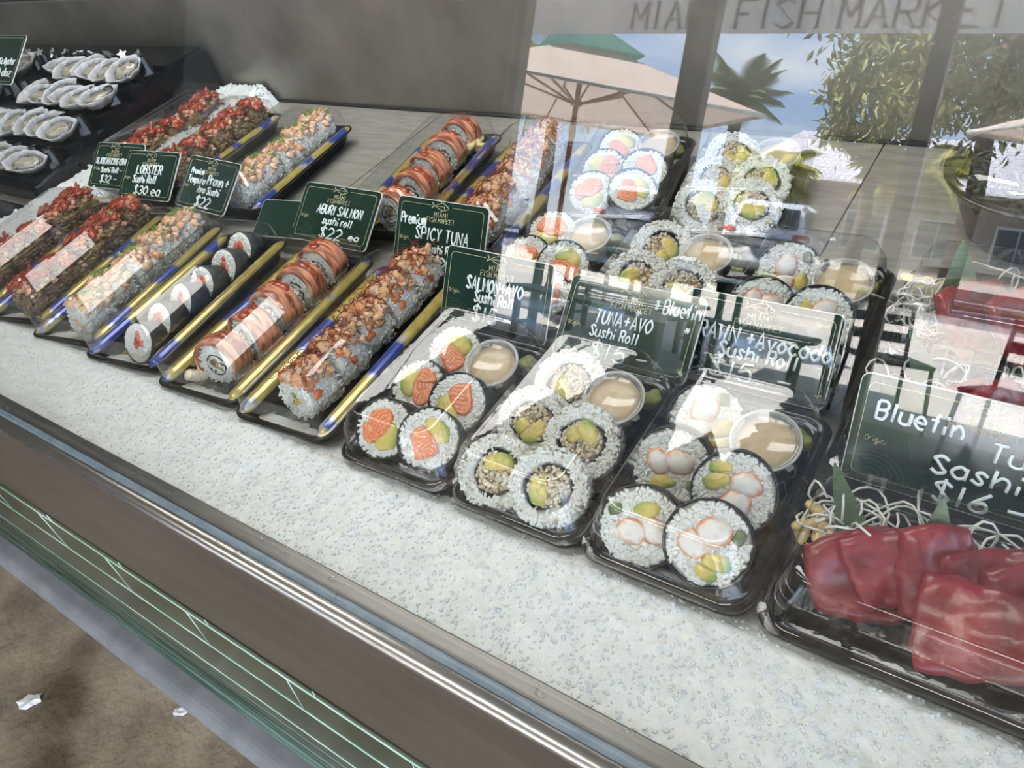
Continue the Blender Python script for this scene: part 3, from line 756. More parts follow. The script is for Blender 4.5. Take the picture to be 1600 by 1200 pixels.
def top_scatter(mb, n, Rr, h, colset, smin, smax, spread=1.0, lift=.002, rough=.35, sub=2, col2=None, flatten=.75):
    for _ in range(n):
        a = math.pi / 2 + rng.normal() * .45 * spread; a = np.clip(a, math.pi / 2 - 1.25 * spread, math.pi / 2 + 1.25 * spread)
        z = random.uniform(-h + .002, .0005); s_ = random.uniform(smin, smax); r = Rr + lift * random.random()
        lump(mb, (r * math.cos(a), r * math.sin(a), z), (s_ * random.uniform(.9, 1.4), s_ * flatten, s_ * random.uniform(.8, 1.3)), random.choice(colset), rough, 1.6, sub, (random.random() * .8, random.random() * .8, a - math.pi / 2 + random.random()), .2, None, col2)
def scallions(n, Rr, h, spread=.5):
    mb = MB()
    for _ in range(n):
        a = math.pi / 2 + rng.normal() * spread * .6; z = random.uniform(-h + .004, -.002); r = Rr + .0078
        q = random.uniform(.0018, .0028); ax = rng.normal(size=3) * .5; nrm = Vector((math.cos(a) + ax[0], math.sin(a) + ax[1], ax[2]))
        fr = frame(nrm, (0, .3, 1)).to_3x3()
        t = np.linspace(0, 2 * np.pi, 11); p = np.array([(fr @ Vector((q * math.cos(x), q * math.sin(x), 0)))[:] for x in t]) + np.array([r * math.cos(a), r * math.sin(a), z])
        tube(mb, p, .00055, 4, cap=False)
    return mb.mesh('scallion', M['green'])
def ura_rice(Rr, h, face=True):
    mb = MB(); rice_core(mb, Rr, h)
    P, N = side_pts(260, Rr, h, -.9, np.pi + .9); grains(mb, P, N, col=RICE, lift=.0002)
    if face: P = disc_pts(120, .007, Rr * .97); grains(mb, P, np.tile((0, 0, 1), (len(P), 1)), col=RICE)
    return mb
def face_fill(cols, n=9, r=.0078):
    mb = MB()
    for _ in range(n):
        q = r * math.sqrt(random.random()); t = random.random() * 6.28; s_ = random.uniform(.002, .0038)
        lump(mb, (q * math.cos(t), q * math.sin(t), -.0006), (s_, s_ * .8, s_ * .6), random.choice(cols), .25, sub=1)
    return mb.mesh('filling', M['wet'])
def roll_spicy(seed):
    Rr, h = .0195, .0345; mb = ura_rice(Rr, h)
    tp = MB(); top_scatter(tp, 64, Rr, h, [(.74, .38, .17), (.80, .48, .26), (.62, .24, .09), (.78, .54, .36)], .0024, .0048, .95, .0042, .7, 2, None)
    top_scatter(tp, 26, Rr + .0035, h, [(.80, .17, .03), (.75, .12, .03)], .0010, .0022, 1.1, .002, .3, 1)
    for a, s_ in ((.25, .0045), (2.95, .004)):
        lump(tp, (Rr * .95 * math.cos(a), Rr * .95 * math.sin(a), -.004 - .01 * random.random()), (s_ * .7, s_, s_ * 1.2), (.82, .20, .05), .3, sub=2)
    th = MB()
    for _ in range(34):
        a = math.pi / 2 + rng.normal() * .48; z = random.uniform(-h, 0); r = Rr + .006; p = np.array([r * math.cos(a), r * math.sin(a), z]); d = rng.normal(size=3); d /= np.linalg.norm(d); pts = []
        for i in range(8):
            pts.append(p.copy()); d = d + rng.normal(size=3) * .45; rad = np.array([p[0], p[1], 0]); rad /= np.linalg.norm(rad) + 1e-9
            if np.linalg.norm(p[:2]) > Rr + .0085: d -= rad * .6
            if np.linalg.norm(p[:2]) < Rr + .005: d += rad * .8
            d /= np.linalg.norm(d); p = p + d * .0032
        tube(th, pts, .00036, 4)
    return [('rice', mb.mesh('rice', M['rice']), None), ('filling', face_fill([(.62, .50, .10), (.75, .25, .12), (.25, .33, .08)], 7, .0065), None), ('tuna_topping', tp.mesh('tuna_topping', M['food']), None), ('chili_thread', th.mesh('chili_thread', M['thread']), None)]
def roll_aburi(seed):
    Rr, h = .0200, .026; mb = ura_rice(Rr, h)
    nb = MB(); lathe(nb, [(.0095, -.004), (.0103, -.004), (.0103, .0010), (.0095, .0010), (.0095, -.004)], 24)
    sl = MB(); na, nz_ = 44, 26; v = []; c = []
    o_ = seed * 3.7
    for layer, rr in ((0, Rr + .0045), (1, Rr + .0004)):
        for j in range(nz_):
            for i in range(na):
                t = i / (na - 1); a = R(-22) + t * R(224); u = j / (nz_ - 1); z = .0022 - u * (h - .002)
                edge = min(t, 1 - t) * 8
                r = rr + .0012 * noise.noise(Vector((t * 6, u * 3, o_))) + (.0012 * math.sin(u * math.pi) - .0009 if layer == 0 else 0)
                if edge < 1 and layer == 0: r = (Rr + .0006) * (1 - edge) + r * edge
                v.append((r * math.cos(a), r * math.sin(a), z - .0015 * noise.noise(Vector((t * 4, 2, o_)))))
                st = math.sin(u * 24 + 2.2 * noise.noise(Vector((t * 3, u * 2, o_))) + 5 * abs(t - .5)); q = max(0, st - .25)
                burn = np.clip((noise.noise(Vector((t * 7, u * 6, o_ + 4))) * 1.7 + .42 - 1.3 * abs(t - .5)) * 1.5, 0, .9)
                col = np.array((.80, .30, .15)) * (1 - q * .7) + np.array((.90, .60, .45)) * q * .7
                c.append(col * (1 - burn) + np.array((.26, .055, .018)) * burn)
    W = na * nz_
    f = [(j * na + i, j * na + i + 1, (j + 1) * na + i + 1, (j + 1) * na + i) for j in range(nz_ - 1) for i in range(na - 1)]
    f2 = [(q[3] + W, q[2] + W, q[1] + W, q[0] + W) for q in f]
    rim = [(i, W + i, W + i + 1, i + 1) for i in range(na - 1)] + [((nz_ - 1) * na + i + 1, W + (nz_ - 1) * na + i + 1, W + (nz_ - 1) * na + i, (nz_ - 1) * na + i) for i in range(na - 1)]
    rim += [(j * na, (j + 1) * na, W + (j + 1) * na, W + j * na) for j in range(nz_ - 1)] + [((j + 1) * na + na - 1, j * na + na - 1, W + j * na + na - 1, W + (j + 1) * na + na - 1) for j in range(nz_ - 1)]
    sl.add(v, f + f2 + rim, c)
    sb = MB()
    for _ in range(5):
        a = math.pi / 2 + rng.normal() * .45; z = random.uniform(-h + .006, -.004); r = Rr + .0042
        lump(sb, (r * math.cos(a), r * math.sin(a), z), (.0055, .0016, .0045), (1, 1, 1), .3, sub=2, rot=(0, 0, a - math.pi / 2))
    return [('rice', mb.mesh('rice', M['rice']), None), ('nori', nb.mesh('nori', M['nori']), None), ('filling', face_fill([(.22, .14, .05), (.30, .24, .07), (.42, .36, .20), (.16, .13, .04)], 14, .0085), None),
            ('seared_salmon', sl.mesh('seared_salmon', M['wet']), None), ('glaze', sb.mesh('glaze', M['sauce']), 'dark red glaze')]
def roll_maki(seed):
    Rr, h = .0178, .022; mb = MB()
    prof = lambda t: Rr * (1 + .20 * max(0, math.cos(t + math.pi / 2)) ** 3 - .06 * abs(math.sin(t + math.pi / 2)))
    a = np.linspace(0, 2 * np.pi, 40, endpoint=False); n = 40; vs = []
    for s_, z in ((1, -h), (1, -.001), (.95, .0004), (.6, .001), (.3, .001)):
        vs += [(prof(t) * s_ * math.cos(t), prof(t) * s_ * math.sin(t), z) for t in a]
    f = [(i * n + j, i * n + (j + 1) % n, (i + 1) * n + (j + 1) % n, (i + 1) * n + j) for i in range(4) for j in range(n)] + [tuple(range(4 * n, 5 * n)), tuple(range(n))[::-1]]
    mb.add(vs, f, RICE); P = disc_pts(150, .005, Rr * .86); P[:, 2] = .0006; grains(mb, P, np.tile((0, 0, 1), (len(P), 1)), col=np.array(RICE) * 1.05, lift=-.0002)
    nb = MB(); vs = []
    for k, z in ((1.0, -h - .0004), (1.045, -h - .0004), (1.045, .0004), (1.0, .0004)): vs += [(prof(t) * k * math.cos(t), prof(t) * k * math.sin(t), z) for t in a]
    nb.add(vs, [(i * n + j, i * n + (j + 1) % n, (i + 1) * n + (j + 1) % n, (i + 1) * n + j) for i in range(3) for j in range(n)])
    tb = MB()
    for _ in range(8): lump(tb, (rng.normal() * .0022, .001 + rng.normal() * .0026, .0008), (.0034, .0034, .0018), random.choice([(.62, .09, .05), (.75, .20, .08), (.40, .05, .05)]), .25, sub=2)
    return [('rice', mb.mesh('rice', M['rice']), None), ('nori', nb.mesh('nori', M['nori']), None), ('tuna', tb.mesh('tuna', M['wet']), None)]
def roll_tempura(seed):
    Rr, h = .0195, .0345; mb = ura_rice(Rr, h)
    tp = MB(); top_scatter(tp, 58, Rr, h, [(.86, .52, .30), (.90, .62, .42), (.84, .46, .26), (.90, .66, .50)], .0030, .0058, .9, .0035, .6, 2)
    top_scatter(tp, 16, Rr, h, [(.80, .18, .04)], .0010, .0020, 1.7, .001, .3, 1)
    return [('rice', mb.mesh('rice', M['rice']), None), ('filling', face_fill([(.86, .62, .42), (.50, .44, .12), (.85, .45, .25)], 8, .007), None), ('prawn_topping', tp.mesh('prawn_topping', M['food']), None), ('scallion', scallions(15, Rr, h, .45), None)]
def roll_lobster(seed):
    Rr, h = .0200, .033; mb = MB(); lathe(mb, [(0, 0), (Rr * .9, -.0004), (Rr, -.003), (Rr, -h + .002), (0, -h)], 28, (.20, .12, .05))
    cols = [(.30, .19, .08), (.22, .125, .045), (.40, .28, .13), (.15, .08, .03)]
    P, N = side_pts(230, Rr, h, -1.0, np.pi + 1.0)
    for p, n_ in zip(P, N): lump(mb, p, (.0024, .0021, .0028), random.choice(cols), .35, sub=1)
    for p in disc_pts(70, 0, Rr * .95): lump(mb, p, (.0024, .0024, .0012), random.choice(cols), .35, sub=1)
    tp = MB(); top_scatter(tp, 34, Rr, h, [(.78, .58, .38), (.84, .68, .50), (.72, .44, .26)], .0026, .0050, .9, .004, .65, 2, (.66, .18, .08))
    sb = MB(); top_scatter(sb, 20, Rr + .0040, h, [(1, 1, 1)], .0036, .0075, .62, .0025, .6, 2, flatten=.38)
    return [('crumb_roll', mb.mesh('crumb_roll', M['food']), None), ('lobster_topping', tp.mesh('lobster_topping', M['food']), None), ('red_sauce', sb.mesh('red_sauce', M['sauce']), 'glossy red sauce'), ('scallion', scallions(3, Rr, h, .4), None)]

def instance(name, label, cat, group, mw, parts):
    o = thing(name, label, cat, group=group, mw=mw)
    for nm, me, lb in parts:
        c = link(nm, me, o)
        if lb: c['label'] = lb
    return o

KINDS = {}
for nm, fn, k in (('salmon', futo_salmon, 4), ('tuna', futo_tuna, 4), ('prawn', futo_prawn, 4), ('spicy', roll_spicy, 3), ('aburi', roll_aburi, 3), ('maki', roll_maki, 2), ('tempura', roll_tempura, 3), ('lobster', roll_lobster, 3)):
    SCALE[0] = {'tuna': .00122, 'prawn': .00138}.get(nm, .00150)
    KINDS[nm] = [fn(i) for i in range(k)]

# ------------------------------------------------------------------ small extras
def make_cup(name_loc, rz, label, mw):
    o = thing('sauce_cup', label, 'sauce cup', group='lidded sauce cups in the roll packs', mw=mw)
    if 'cup' not in CUP:
        mb = MB(); lathe(mb, [(0, -.026), (.0135, -.026), (.0140, -.025), (.0188, -.001), (.0195, 0)], 32); CUP['cup'] = mb.mesh('cup', M['cup'])
        mb = MB(); lathe(mb, [(0, -.025), (.0132, -.025), (.0176, -.0036), (.012, -.0028), (0, -.0032)], 28); CUP['dip'] = mb.mesh('dipping_sauce', M['dip'])
        mb = MB(); lathe(mb, [(.0198, -.0022), (.0212, -.0016), (.0212, .0006), (.0195, .0012), (.0178, .0002), (.0172, -.0004), (0, -.0003)], 36); box(mb, (.0215, 0, 0), (.006, .005, .0008)); CUP['lid'] = mb.mesh('cup_lid', M['cuplid']); mb = MB(); tube(mb, [(.0206 * math.cos(t), .0206 * math.sin(t), 0) for t in np.linspace(0, 2 * np.pi, 40)], .0010, 6, cap=False); CUP['rim'] = mb.mesh('lid_rim', M['rimwhite'])
    link('cup', CUP['cup'], o); link('dipping_sauce', CUP['dip'], o); link('lid_rim', CUP['rim'], link('cup_lid', CUP['lid'], o))
    return o
CUP = {}
def wasabi(label, loc, s=.009):
    mb = MB(); lump(mb, (0, 0, 0), (s, s * .8, s * .75), (.2, .24, .05), .3, sub=3)
    o = link('wasabi_lump', mb.mesh('wasabi_lump', M['wasabi']), None, loc); tag(o, label, 'wasabi', 'green wasabi lumps in the packs')
def ginger(label, loc, s=.012, col=(.80, .70, .45)):
    mb = MB()
    for _ in range(11): lump(mb, (rng.normal() * s * .5, rng.normal() * s * .5, rng.normal() * s * .25), (s * .55, s * .45, s * .24), col, .09, sub=2, rot=tuple(rng.normal(size=3) * .8), cvar=.12)
    o = link('pickled_ginger', mb.mesh('pickled_ginger', M['wet']), None, loc); tag(o, label, 'ginger', 'pickled ginger in the packs')

# ------------------------------------------------------------------ roll packs (five round slices and a sauce cup)
PW, PD = .105, .157
def face_axes(loc, tau, az):
    n = Vector((math.sin(tau) * math.cos(az), math.sin(tau) * math.sin(az), math.cos(tau)))
    return n
# slots: name, dx, dy, dz
SLOTS = [('front right', .0195, .030, .0120), ('front left', -.0215, .028, .0090), ('middle right', .0185, .070, .0110), ('middle left', -.0230, .075, .0080), ('back left', -.0185, .117, .0100)]
PBASE = pack_base(PW, PD); PLID = pack_lid(PW, PD, .036)
def roll_pack(kind, desc, where, x, y, rz, tilt, R0, cup=True, seed=0):
    """x,y = centre of the pack's front edge"""
    T = Matrix.Translation((x, y, 0)) @ Matrix.Rotation(rz, 4, 'Z')
    o = thing('sushi_pack', f'black pack with clear lid holding {desc} slices, {where}', 'food pack', mw=T @ Matrix.Translation((0, PD / 2, 0)), group='roll packs')
    link('tray_base', PBASE, o); link('lid', PLID, o)
    rs = random.Random(seed * 13 + 5)
    for k, (sn, dx, dy, dz) in enumerate(SLOTS):
        tau = R(tilt + rs.uniform(-5, 5)); az = R(-62 + rs.uniform(-12, 12)) + rz
        P = T @ Vector((dx + rs.uniform(-.0012, .0012), dy + rs.uniform(-.0015, .0015), dz))
        n = face_axes(P, tau, az)
        mw = Matrix.Translation(P) @ frame(n, (0, 0, 1)) @ Matrix.Rotation(rs.uniform(-.5, .5) + k * 1.7, 4, 'Z')
        instance('sushi_roll', f'{desc} slice, {sn} in the pack {where}', 'sushi roll', f'{desc} slices', mw, KINDS[kind][(k + seed) % 4])
    if cup:
        P = T @ Vector((.0225, .1105, .0165)); n = face_axes(P, R(14), R(-70))
        make_cup(None, 0, f'round cup of beige dipping sauce in the pack {where}', Matrix.Translation(P) @ frame(n, (0, 1, 0)) @ Matrix.Rotation(rs.uniform(-1, 1), 4, 'Z'))
        wasabi(f'green wasabi lump behind the sauce cup in the pack {where}', T @ Vector((.034, .139, -.008)))
roll_pack('salmon', 'salmon avocado roll', 'below SALMON + AVO sign', -.3405, .2, R(1), 33, 0, seed=0)
roll_pack('tuna', 'tuna salad roll', 'below Bluefin TUNA sign', -.2385, .2, R(0), 34, 0, seed=1)
roll_pack('prawn', 'prawn avocado roll', 'below PRAWN sign', -.1345, .2, R(0), 43, 0, seed=2)
roll_pack('salmon', 'salmon avocado roll', 'behind SALMON + AVO sign', -.350, .372, R(3), 33, 0, seed=3)
roll_pack('tuna', 'tuna salad roll', 'behind Bluefin TUNA sign', -.242, .372, R(2), 36, 0, seed=4)
roll_pack('prawn', 'prawn avocado roll', 'behind PRAWN sign', -.1365, .366, R(1), 40, 0, seed=5)
roll_pack('salmon', 'salmon avocado roll', 'nearest the steel wall, left', -.345, .535, R(11), 33, 0, seed=6)
roll_pack('tuna', 'tuna salad roll', 'nearest the steel wall, right', -.232, .535, R(8), 36, 0, seed=7)

# ------------------------------------------------------------------ long trays
LW, LD, LH = .104, .212, .037
LLID = long_lid(LW, LD, LH); LBASE = long_base(LW, LD)
ORD = ['first', 'second', 'third', 'fourth', 'fifth', 'sixth', 'seventh']
def long_tray(kind, desc, where, x, y, rz, n=5, pitch=.0385, y0=.025, seed=0, zc=.0015, side=None, dx=0.0):
    T = Matrix.Translation((x, y, 0)) @ Matrix.Rotation(rz, 4, 'Z')
    o = thing('sushi_tray', f'long black lidded tray of {desc}s, {where}', 'sushi tray', mw=T @ Matrix.Translation((0, LD / 2, 0)), group='long lacquer trays')
    link('tray_base', LBASE, o); link('printed_floor', floor_print(LW, LD, seed), o)
    for s_ in (-1, 1): link('printed_edge', band_mesh(LW, LD, s_, seed + s_ * .37), o)
    link('lid', LLID, o)
    rs = random.Random(seed * 7 + 1)
    for k in range(n):
        P = T @ Vector((dx + rs.uniform(-.003, .003), y0 + k * pitch, zc + rs.uniform(-.0008, .0008)))
        if side is None:
            nv = Matrix.Rotation(rz + rs.uniform(-.14, .14), 3, 'Z') @ Vector((0, -1, .16 + rs.uniform(-.06, .06))); up = (0, 0, 1)
        else:
            nv = Matrix.Rotation(rz + rs.uniform(-.18, .18), 3, 'Z') @ Vector(side); up = (0, 0, 1)
        z = nv.normalized(); xx = Vector(up).cross(z).normalized(); yy = z.cross(xx)
        mw = Matrix.Translation(P) @ Matrix((xx, yy, z)).transposed().to_4x4()
        instance('sushi_roll', f'{ORD[k]} {desc} from the front, {where}', 'sushi roll', f'{desc}s', mw, KINDS[kind][(k + seed) % len(KINDS[kind])])
    return T
long_tray('lobster', 'red-sauced crumbed roll', 'leftmost front tray', -1.005, .2, R(14), seed=1)
long_tray('lobster', 'red-sauced crumbed roll', 'second front tray from the left', -.896, .2, R(13), seed=2)
long_tray('tempura', 'prawn-topped scallion roll', 'third front tray from the left', -.790, .2, R(11), seed=3)
T4 = long_tray('maki', 'thin nori roll', 'fourth front tray from the left', -.688, .2, R(8), n=6, pitch=.031, y0=.030, seed=4, side=(.05, -.80, .55), zc=.0010)
T5 = long_tray('aburi', 'seared salmon roll', 'tray below the ABURI SALMON sign', -.569, .2, R(5), seed=5, y0=.035, pitch=.036)
long_tray('spicy', 'chili-thread tuna roll', 'tray below the SPICY TUNA sign', -.460, .2, R(4), seed=6, y0=.030)
long_tray('lobster', 'red-sauced crumbed roll', 'leftmost back tray', -1.100, .470, R(4), seed=7)
long_tray('lobster', 'red-sauced crumbed roll', 'second back tray from the left', -.985, .462, R(5), seed=8)
long_tray('tempura', 'prawn-topped scallion roll', 'third back tray from the left', -.815, .445, R(8), seed=9)
long_tray('aburi', 'seared salmon roll', 'tray behind the ABURI SALMON sign', -.572, .455, R(9), seed=10, y0=.030, pitch=.040)
long_tray('spicy', 'chili-thread tuna roll', 'tray behind the SPICY TUNA sign', -.463, .455, R(5), seed=11, y0=.028)
ginger('pale crumpled ginger at the front left of the ABURI SALMON tray', (-.603, .228, -.008), .011, (.84, .74, .56))
ginger('pale yellow ginger at the back right of the rear seared salmon tray', (-.585, .648, -.002), .015, (.80, .66, .32))

# ================================================================== SIGNS
def rr_poly(w, h, r, n=5): return rr_ring(w / 2, h / 2, r, n)
def sign(label, x, y, z, yaw, tilt, lines, w=.108, h=.064, logo_u=0.0, origin=True, blank=False):
    """small tilted price card; local x right, y up, z towards the customer"""
    mw = Matrix.Translation((x, y, z)) @ Matrix.Rotation(yaw, 4, 'Z') @ Matrix.Rotation(R(90) - tilt, 4, 'X')
    o = thing('price_sign', label, 'price sign', mw=mw, group='dark green price signs')
    mb = MB(); prism(mb, rr_poly(w, h, .005) + np.array([0, h / 2]), -.0014, .0); link('card', mb.mesh('card', M['card_white'], False), o)['label'] = 'white edge of the card'
    mb = MB(); prism(mb, rr_poly(w - .0012, h - .0012, .0046) + np.array([0, h / 2]), -.0002, .0003); link('card_face', mb.mesh('card_face', M['card_green'], False), o)
    if blank: return o
    Z = .0004
    mb = MB(); iw, ih = w - .010, h - .010; p = rr_ring(iw / 2, ih / 2, .004, 5) + np.array([0, h / 2])
    lu = logo_u * w
    q = [a for a in np.vstack([p, p[:1]])]
    q = np.array(q)
    top = h / 2 + ih / 2
    keep = []
    cur = []
    # outline, left open at the top where the emblem sits
    for a, b_ in zip(q[:-1], q[1:]):
        if abs(a[1] - top) < 1e-6 and abs(b_[1] - top) < 1e-6:
            l, r_ = min(a[0], b_[0]), max(a[0], b_[0])
            for s0, s1 in ((l, lu - .013), (lu + .013, r_)):
                if s1 > s0: ribbon(mb, [(s0, top), ((s0 + s1) / 2, top), (s1, top)], [.0004] * 3, Z - .0002, Z)
        else: ribbon(mb, [a, (a + b_) / 2, b_], [.0004] * 3, Z - .0002, Z)
    link('border', mb.mesh('border', M['gold'], False), o)
    mb = MB(); serif(mb, 'MIAMI', lu, h * .775, .0042, Z - .0002, Z, 1.0, .0165); serif(mb, 'FISH MARKET', lu, h * .695, .0042, Z - .0002, Z, 1.0, .033)
    link('printed_name', mb.mesh('printed_name', M['gold'], False), o)
    mb = MB(); fx, fy = lu, h * .915; k = .0085
    up_ = [(-1.0, .02), (-.6, .22), (-.1, .38), (.4, .34), (.8, .12), (1.0, -.04)]; lo_ = [(-1.0, .02), (-.6, -.12), (-.1, -.30), (.4, -.34), (.8, -.20), (1.0, -.04)]
    for L_ in (up_, lo_, [(-1.0, .02), (-1.35, .38), (-1.22, .02), (-1.42, -.26), (-1.0, .02)], [(-.15, .37), (.05, .62), (.35, .36)], [(.0, -.30), (-.1, -.55), (.2, -.33)], [(.45, .30), (.36, .0), (.48, -.30)], [(.66, .08), (.72, .12), (.75, .05), (.68, .03)], [(-.7, .03), (-.1, .06), (.3, .02)]):
        cc = catmull([(fx + a * k, fy + b_ * k) for a, b_ in L_]); ribbon(mb, cc, [.00045] * len(cc), Z - .0002, Z)
    link('fish_emblem', mb.mesh('fish_emblem', M['gold'], False), o)
    if origin:
        mb = MB(); handwrite(mb, 'Origin:', -w * .385, h * .40, .0036, .0115, .00022, Z, 0, 0); link('small_print', mb.mesh('small_print', M['gold']), o)
        mb = MB()
        for rr in (.004, .0065, .009, .0115, .014):
            t = np.linspace(0, math.pi * 1.1, 16); cc = np.stack([-w * .38 + rr * np.cos(t) * 1.3, h * .10 + rr * np.sin(t)], 1); cc = cc[(np.abs(cc[:, 0]) < w / 2 - .006) & (cc[:, 1] > .006)]
            if len(cc) > 2: ribbon(mb, cc, [.00035] * len(cc), Z - .0002, Z - .00005)
        link('swirl_print', mb.mesh('swirl_print', M['dim'], False), o)
    mb = MB()
    for t, u, v, hh, ww, *pen in lines: handwrite(mb, t, u * w, v * h, hh * h, ww * w, pen[0] if pen else .00075, Z + .0002, .08, .10)
    link('handwriting', mb.mesh('handwriting', M['ink']), o)
    return o
ZS = 0.0
sign('green price sign reading ALASKAN KING CRAB Sushi Roll $32', -1.052, .436, .004, R(5), R(51), [('ALASKAN KING CRAB', -.10, .52, .14, .66, .0006), ('- Sushi Roll -', -.10, .34, .12, .50, .0006), ('$32 -', -.08, .12, .16, .34, .0007)], w=.104, logo_u=-.08)
sign('green price sign reading LOBSTER Sushi Roll $30 ea', -.963, .428, .004, R(5), R(51), [('LOBSTER', .0, .52, .18, .48, .0009), ('Sushi Roll', -.05, .33, .16, .44, .0008), ('$30 ea', .05, .09, .18, .50, .0009)], w=.104)
sign('green price sign reading Premium Tempura Prawn + Avo Sushi $22', -.856, .434, -.001, R(-3), R(53), [('Premium', -.25, .66, .11, .26, .0006), ('Tempura', -.22, .48, .14, .34, .0007), ('Prawn +', .20, .50, .18, .40, .0009), ('Avo Sushi', .08, .32, .14, .44, .0008), ('$22', .04, .06, .20, .28, .0009)], w=.106, h=.066)
sign('blank dark card lying behind the ABURI SALMON sign', -.690, .420, -.004, R(8), R(60), [], w=.085, h=.045, blank=True)
sign('green price sign reading ABURI SALMON sushi roll $22 ea', -.621, .424, -.004, 0, R(52), [('ABURI SALMON', .05, .50, .15, .58, .0008), ('sushi roll', .06, .33, .13, .38, .0007), ('$22', .02, .10, .18, .28, .0009), ('ea', .32, .14, .10, .12, .0008)], w=.114)
sign('green price sign reading Premium SPICY TUNA Sushi Roll $22', -.462, .414, -.002, 0, R(35), [('Premium', -.30, .63, .14, .28, .0008), ('SPICY TUNA', .03, .44, .17, .58, .0008), ('sushi Roll', .05, .27, .12, .34, .0007), ('$22', .06, .02, .20, .34, .0010)], w=.108, h=.066)
sign('green price sign reading SALMON + AVO Sushi Roll $15', -.357, .356, .0, R(-1), R(34), [('SALMON+AVO', -.01, .50, .16, .52, .00095), ('Sushi Roll', .0, .35, .14, .36, .0009), ('$15 -', .0, .10, .20, .36, .0010)], w=.108)
sign('green price sign reading Bluefin TUNA + AVO Sushi Roll $15', -.240, .352, -.001, R(0), R(50), [('* Bluefin', .32, .74, .16, .32, .00075), ('*', .42, .56, .09, .04, .0006), ('*', .06, .64, .09, .04, .0006), ('TUNA+AVO', -.03, .48, .16, .42, .0008), ('Sushi Roll', -.07, .32, .13, .36, .0007), ('$15 -', .0, .07, .19, .42, .0009)], w=.110)
sign('green price sign reading PRAWN + Avocado Sushi Roll $15', -.149, .367, -.007, R(0), R(42), [('PRAWN', -.28, .50, .17, .34, .00105), ('+Avocado', .21, .49, .17, .52, .00105), ('Sushi Roll', .04, .34, .15, .50, .0010), ('$15. -', .02, .10, .20, .52, .0010)], w=.108)
sign('larger green price sign reading Bluefin Tuna Sashimi $16 on the tuna tray', -.005, .313, .0, R(-1), R(26), [('Bluefin', -.24, .62, .16, .34, .0010), ('Tuna', .18, .50, .16, .28, .0010), ('Sashimi', .08, .28, .16, .46, .0010), ('$16 -', .05, .04, .18, .34, .0010)], w=.128, h=.066)

# ================================================================== SASHIMI
SW, SD = .205, .108
SBASE = pack_base(SW, SD, .018); SLID = pack_lid(SW, SD, .034)
def tuna_slice(seed, L_=.052, Wd=.034, Th=.010):
    rs = np.random.default_rng(seed + 40); mb = MB(); nx, ny = 22, 18; v = []; c = []
    cs = np.array([(-1, -1), (1, -1), (1, 1), (-1, 1)], float) * np.array([L_ / 2, Wd / 2]); cs += rs.uniform(-.17, .17, (4, 2)) * np.array([L_, Wd])
    for layer in (1, 0):
        for j in range(ny):
            for i in range(nx):
                u, t = i / (nx - 1) * 2 - 1, j / (ny - 1) * 2 - 1
                uu, tt = u * math.sqrt(1 - .22 * t * t) , t * math.sqrt(1 - .22 * u * u)
                q = (cs[0] * (1 - uu) * (1 - tt) + cs[1] * (1 + uu) * (1 - tt) + cs[2] * (1 + uu) * (1 + tt) + cs[3] * (1 - uu) * (1 + tt)) / 4
                ed = max(abs(u) ** 9, abs(t) ** 9); n1 = noise.noise(Vector((u * 1.1, t * 1.1, seed * 5.1))); n2 = noise.noise(Vector((u * 4, t * 4, seed * 3.3)))
                z = (Th / 2 * (1 - .5 * ed) if layer else -Th / 2 * (1 - .5 * ed)) + .0035 * n1 + .0007 * n2 + .004 * u * u * (1 if seed % 2 else -.6)
                x = q[0] + .0016 * noise.noise(Vector((u * 3, t * 3, seed + 8))); y = q[1] + .0016 * noise.noise(Vector((u * 3, t * 3, seed + 18)))
                v.append((x, y, z))
                g = noise.noise(Vector((u * 2 + t * 1.0, t * 11 - u * 4, seed * 2.3))); g2 = noise.noise(Vector((u * 1.5, t * 1.5, seed)))
                c.append(np.array((.26, .022, .030)) * (1 + .55 * g2) + np.array((.22, .12, .12)) * max(0, g - .2) * .8)
    W = nx * ny
    f = [(j * nx + i, j * nx + i + 1, (j + 1) * nx + i + 1, (j + 1) * nx + i) for j in range(ny - 1) for i in range(nx - 1)]
    f += [tuple(a + W for a in q[::-1]) for q in f]
    e_ = [i for i in range(nx)] + [j * nx + nx - 1 for j in range(1, ny)] + [(ny - 1) * nx + i for i in range(nx - 2, -1, -1)] + [j * nx for j in range(ny - 2, 0, -1)]
    f += [(b_, a, a + W, b_ + W) for a, b_ in zip(e_, e_[1:] + e_[:1])]
    mb.add(v, f, c); return mb.mesh('tuna_slice', M['wet'])
TS = [tuna_slice(i, .046, .044, .010) for i in range(4)] + [tuna_slice(9, .060, .046, .012)]
def daikon(mb, cx, cy, cz, n, sp):
    for _ in range(n):
        p = np.array([cx + rng.normal() * sp, cy + rng.normal() * sp * .45, cz + rng.uniform(-.006, .012)]); d = rng.normal(size=3) * (1, 1, .4); d /= np.linalg.norm(d); pts = []
        ax = rng.normal(size=3) * .55
        for i in range(12):
            pts.append(p.copy()); d = d + np.cross(ax, d) * .38 + rng.normal(size=3) * .10
            if p[2] < cz - .008: d[2] += .4
            if p[2] > cz + .016: d[2] -= .5
            if abs(p[0] - cx) > sp * 1.7: d[0] -= .6 * np.sign(p[0] - cx)
            if abs(p[1] - cy) > .016: d[1] -= .7 * np.sign(p[1] - cy)
            d /= np.linalg.norm(d); p = p + d * .0052
        tube(mb, pts, .00075, 5)
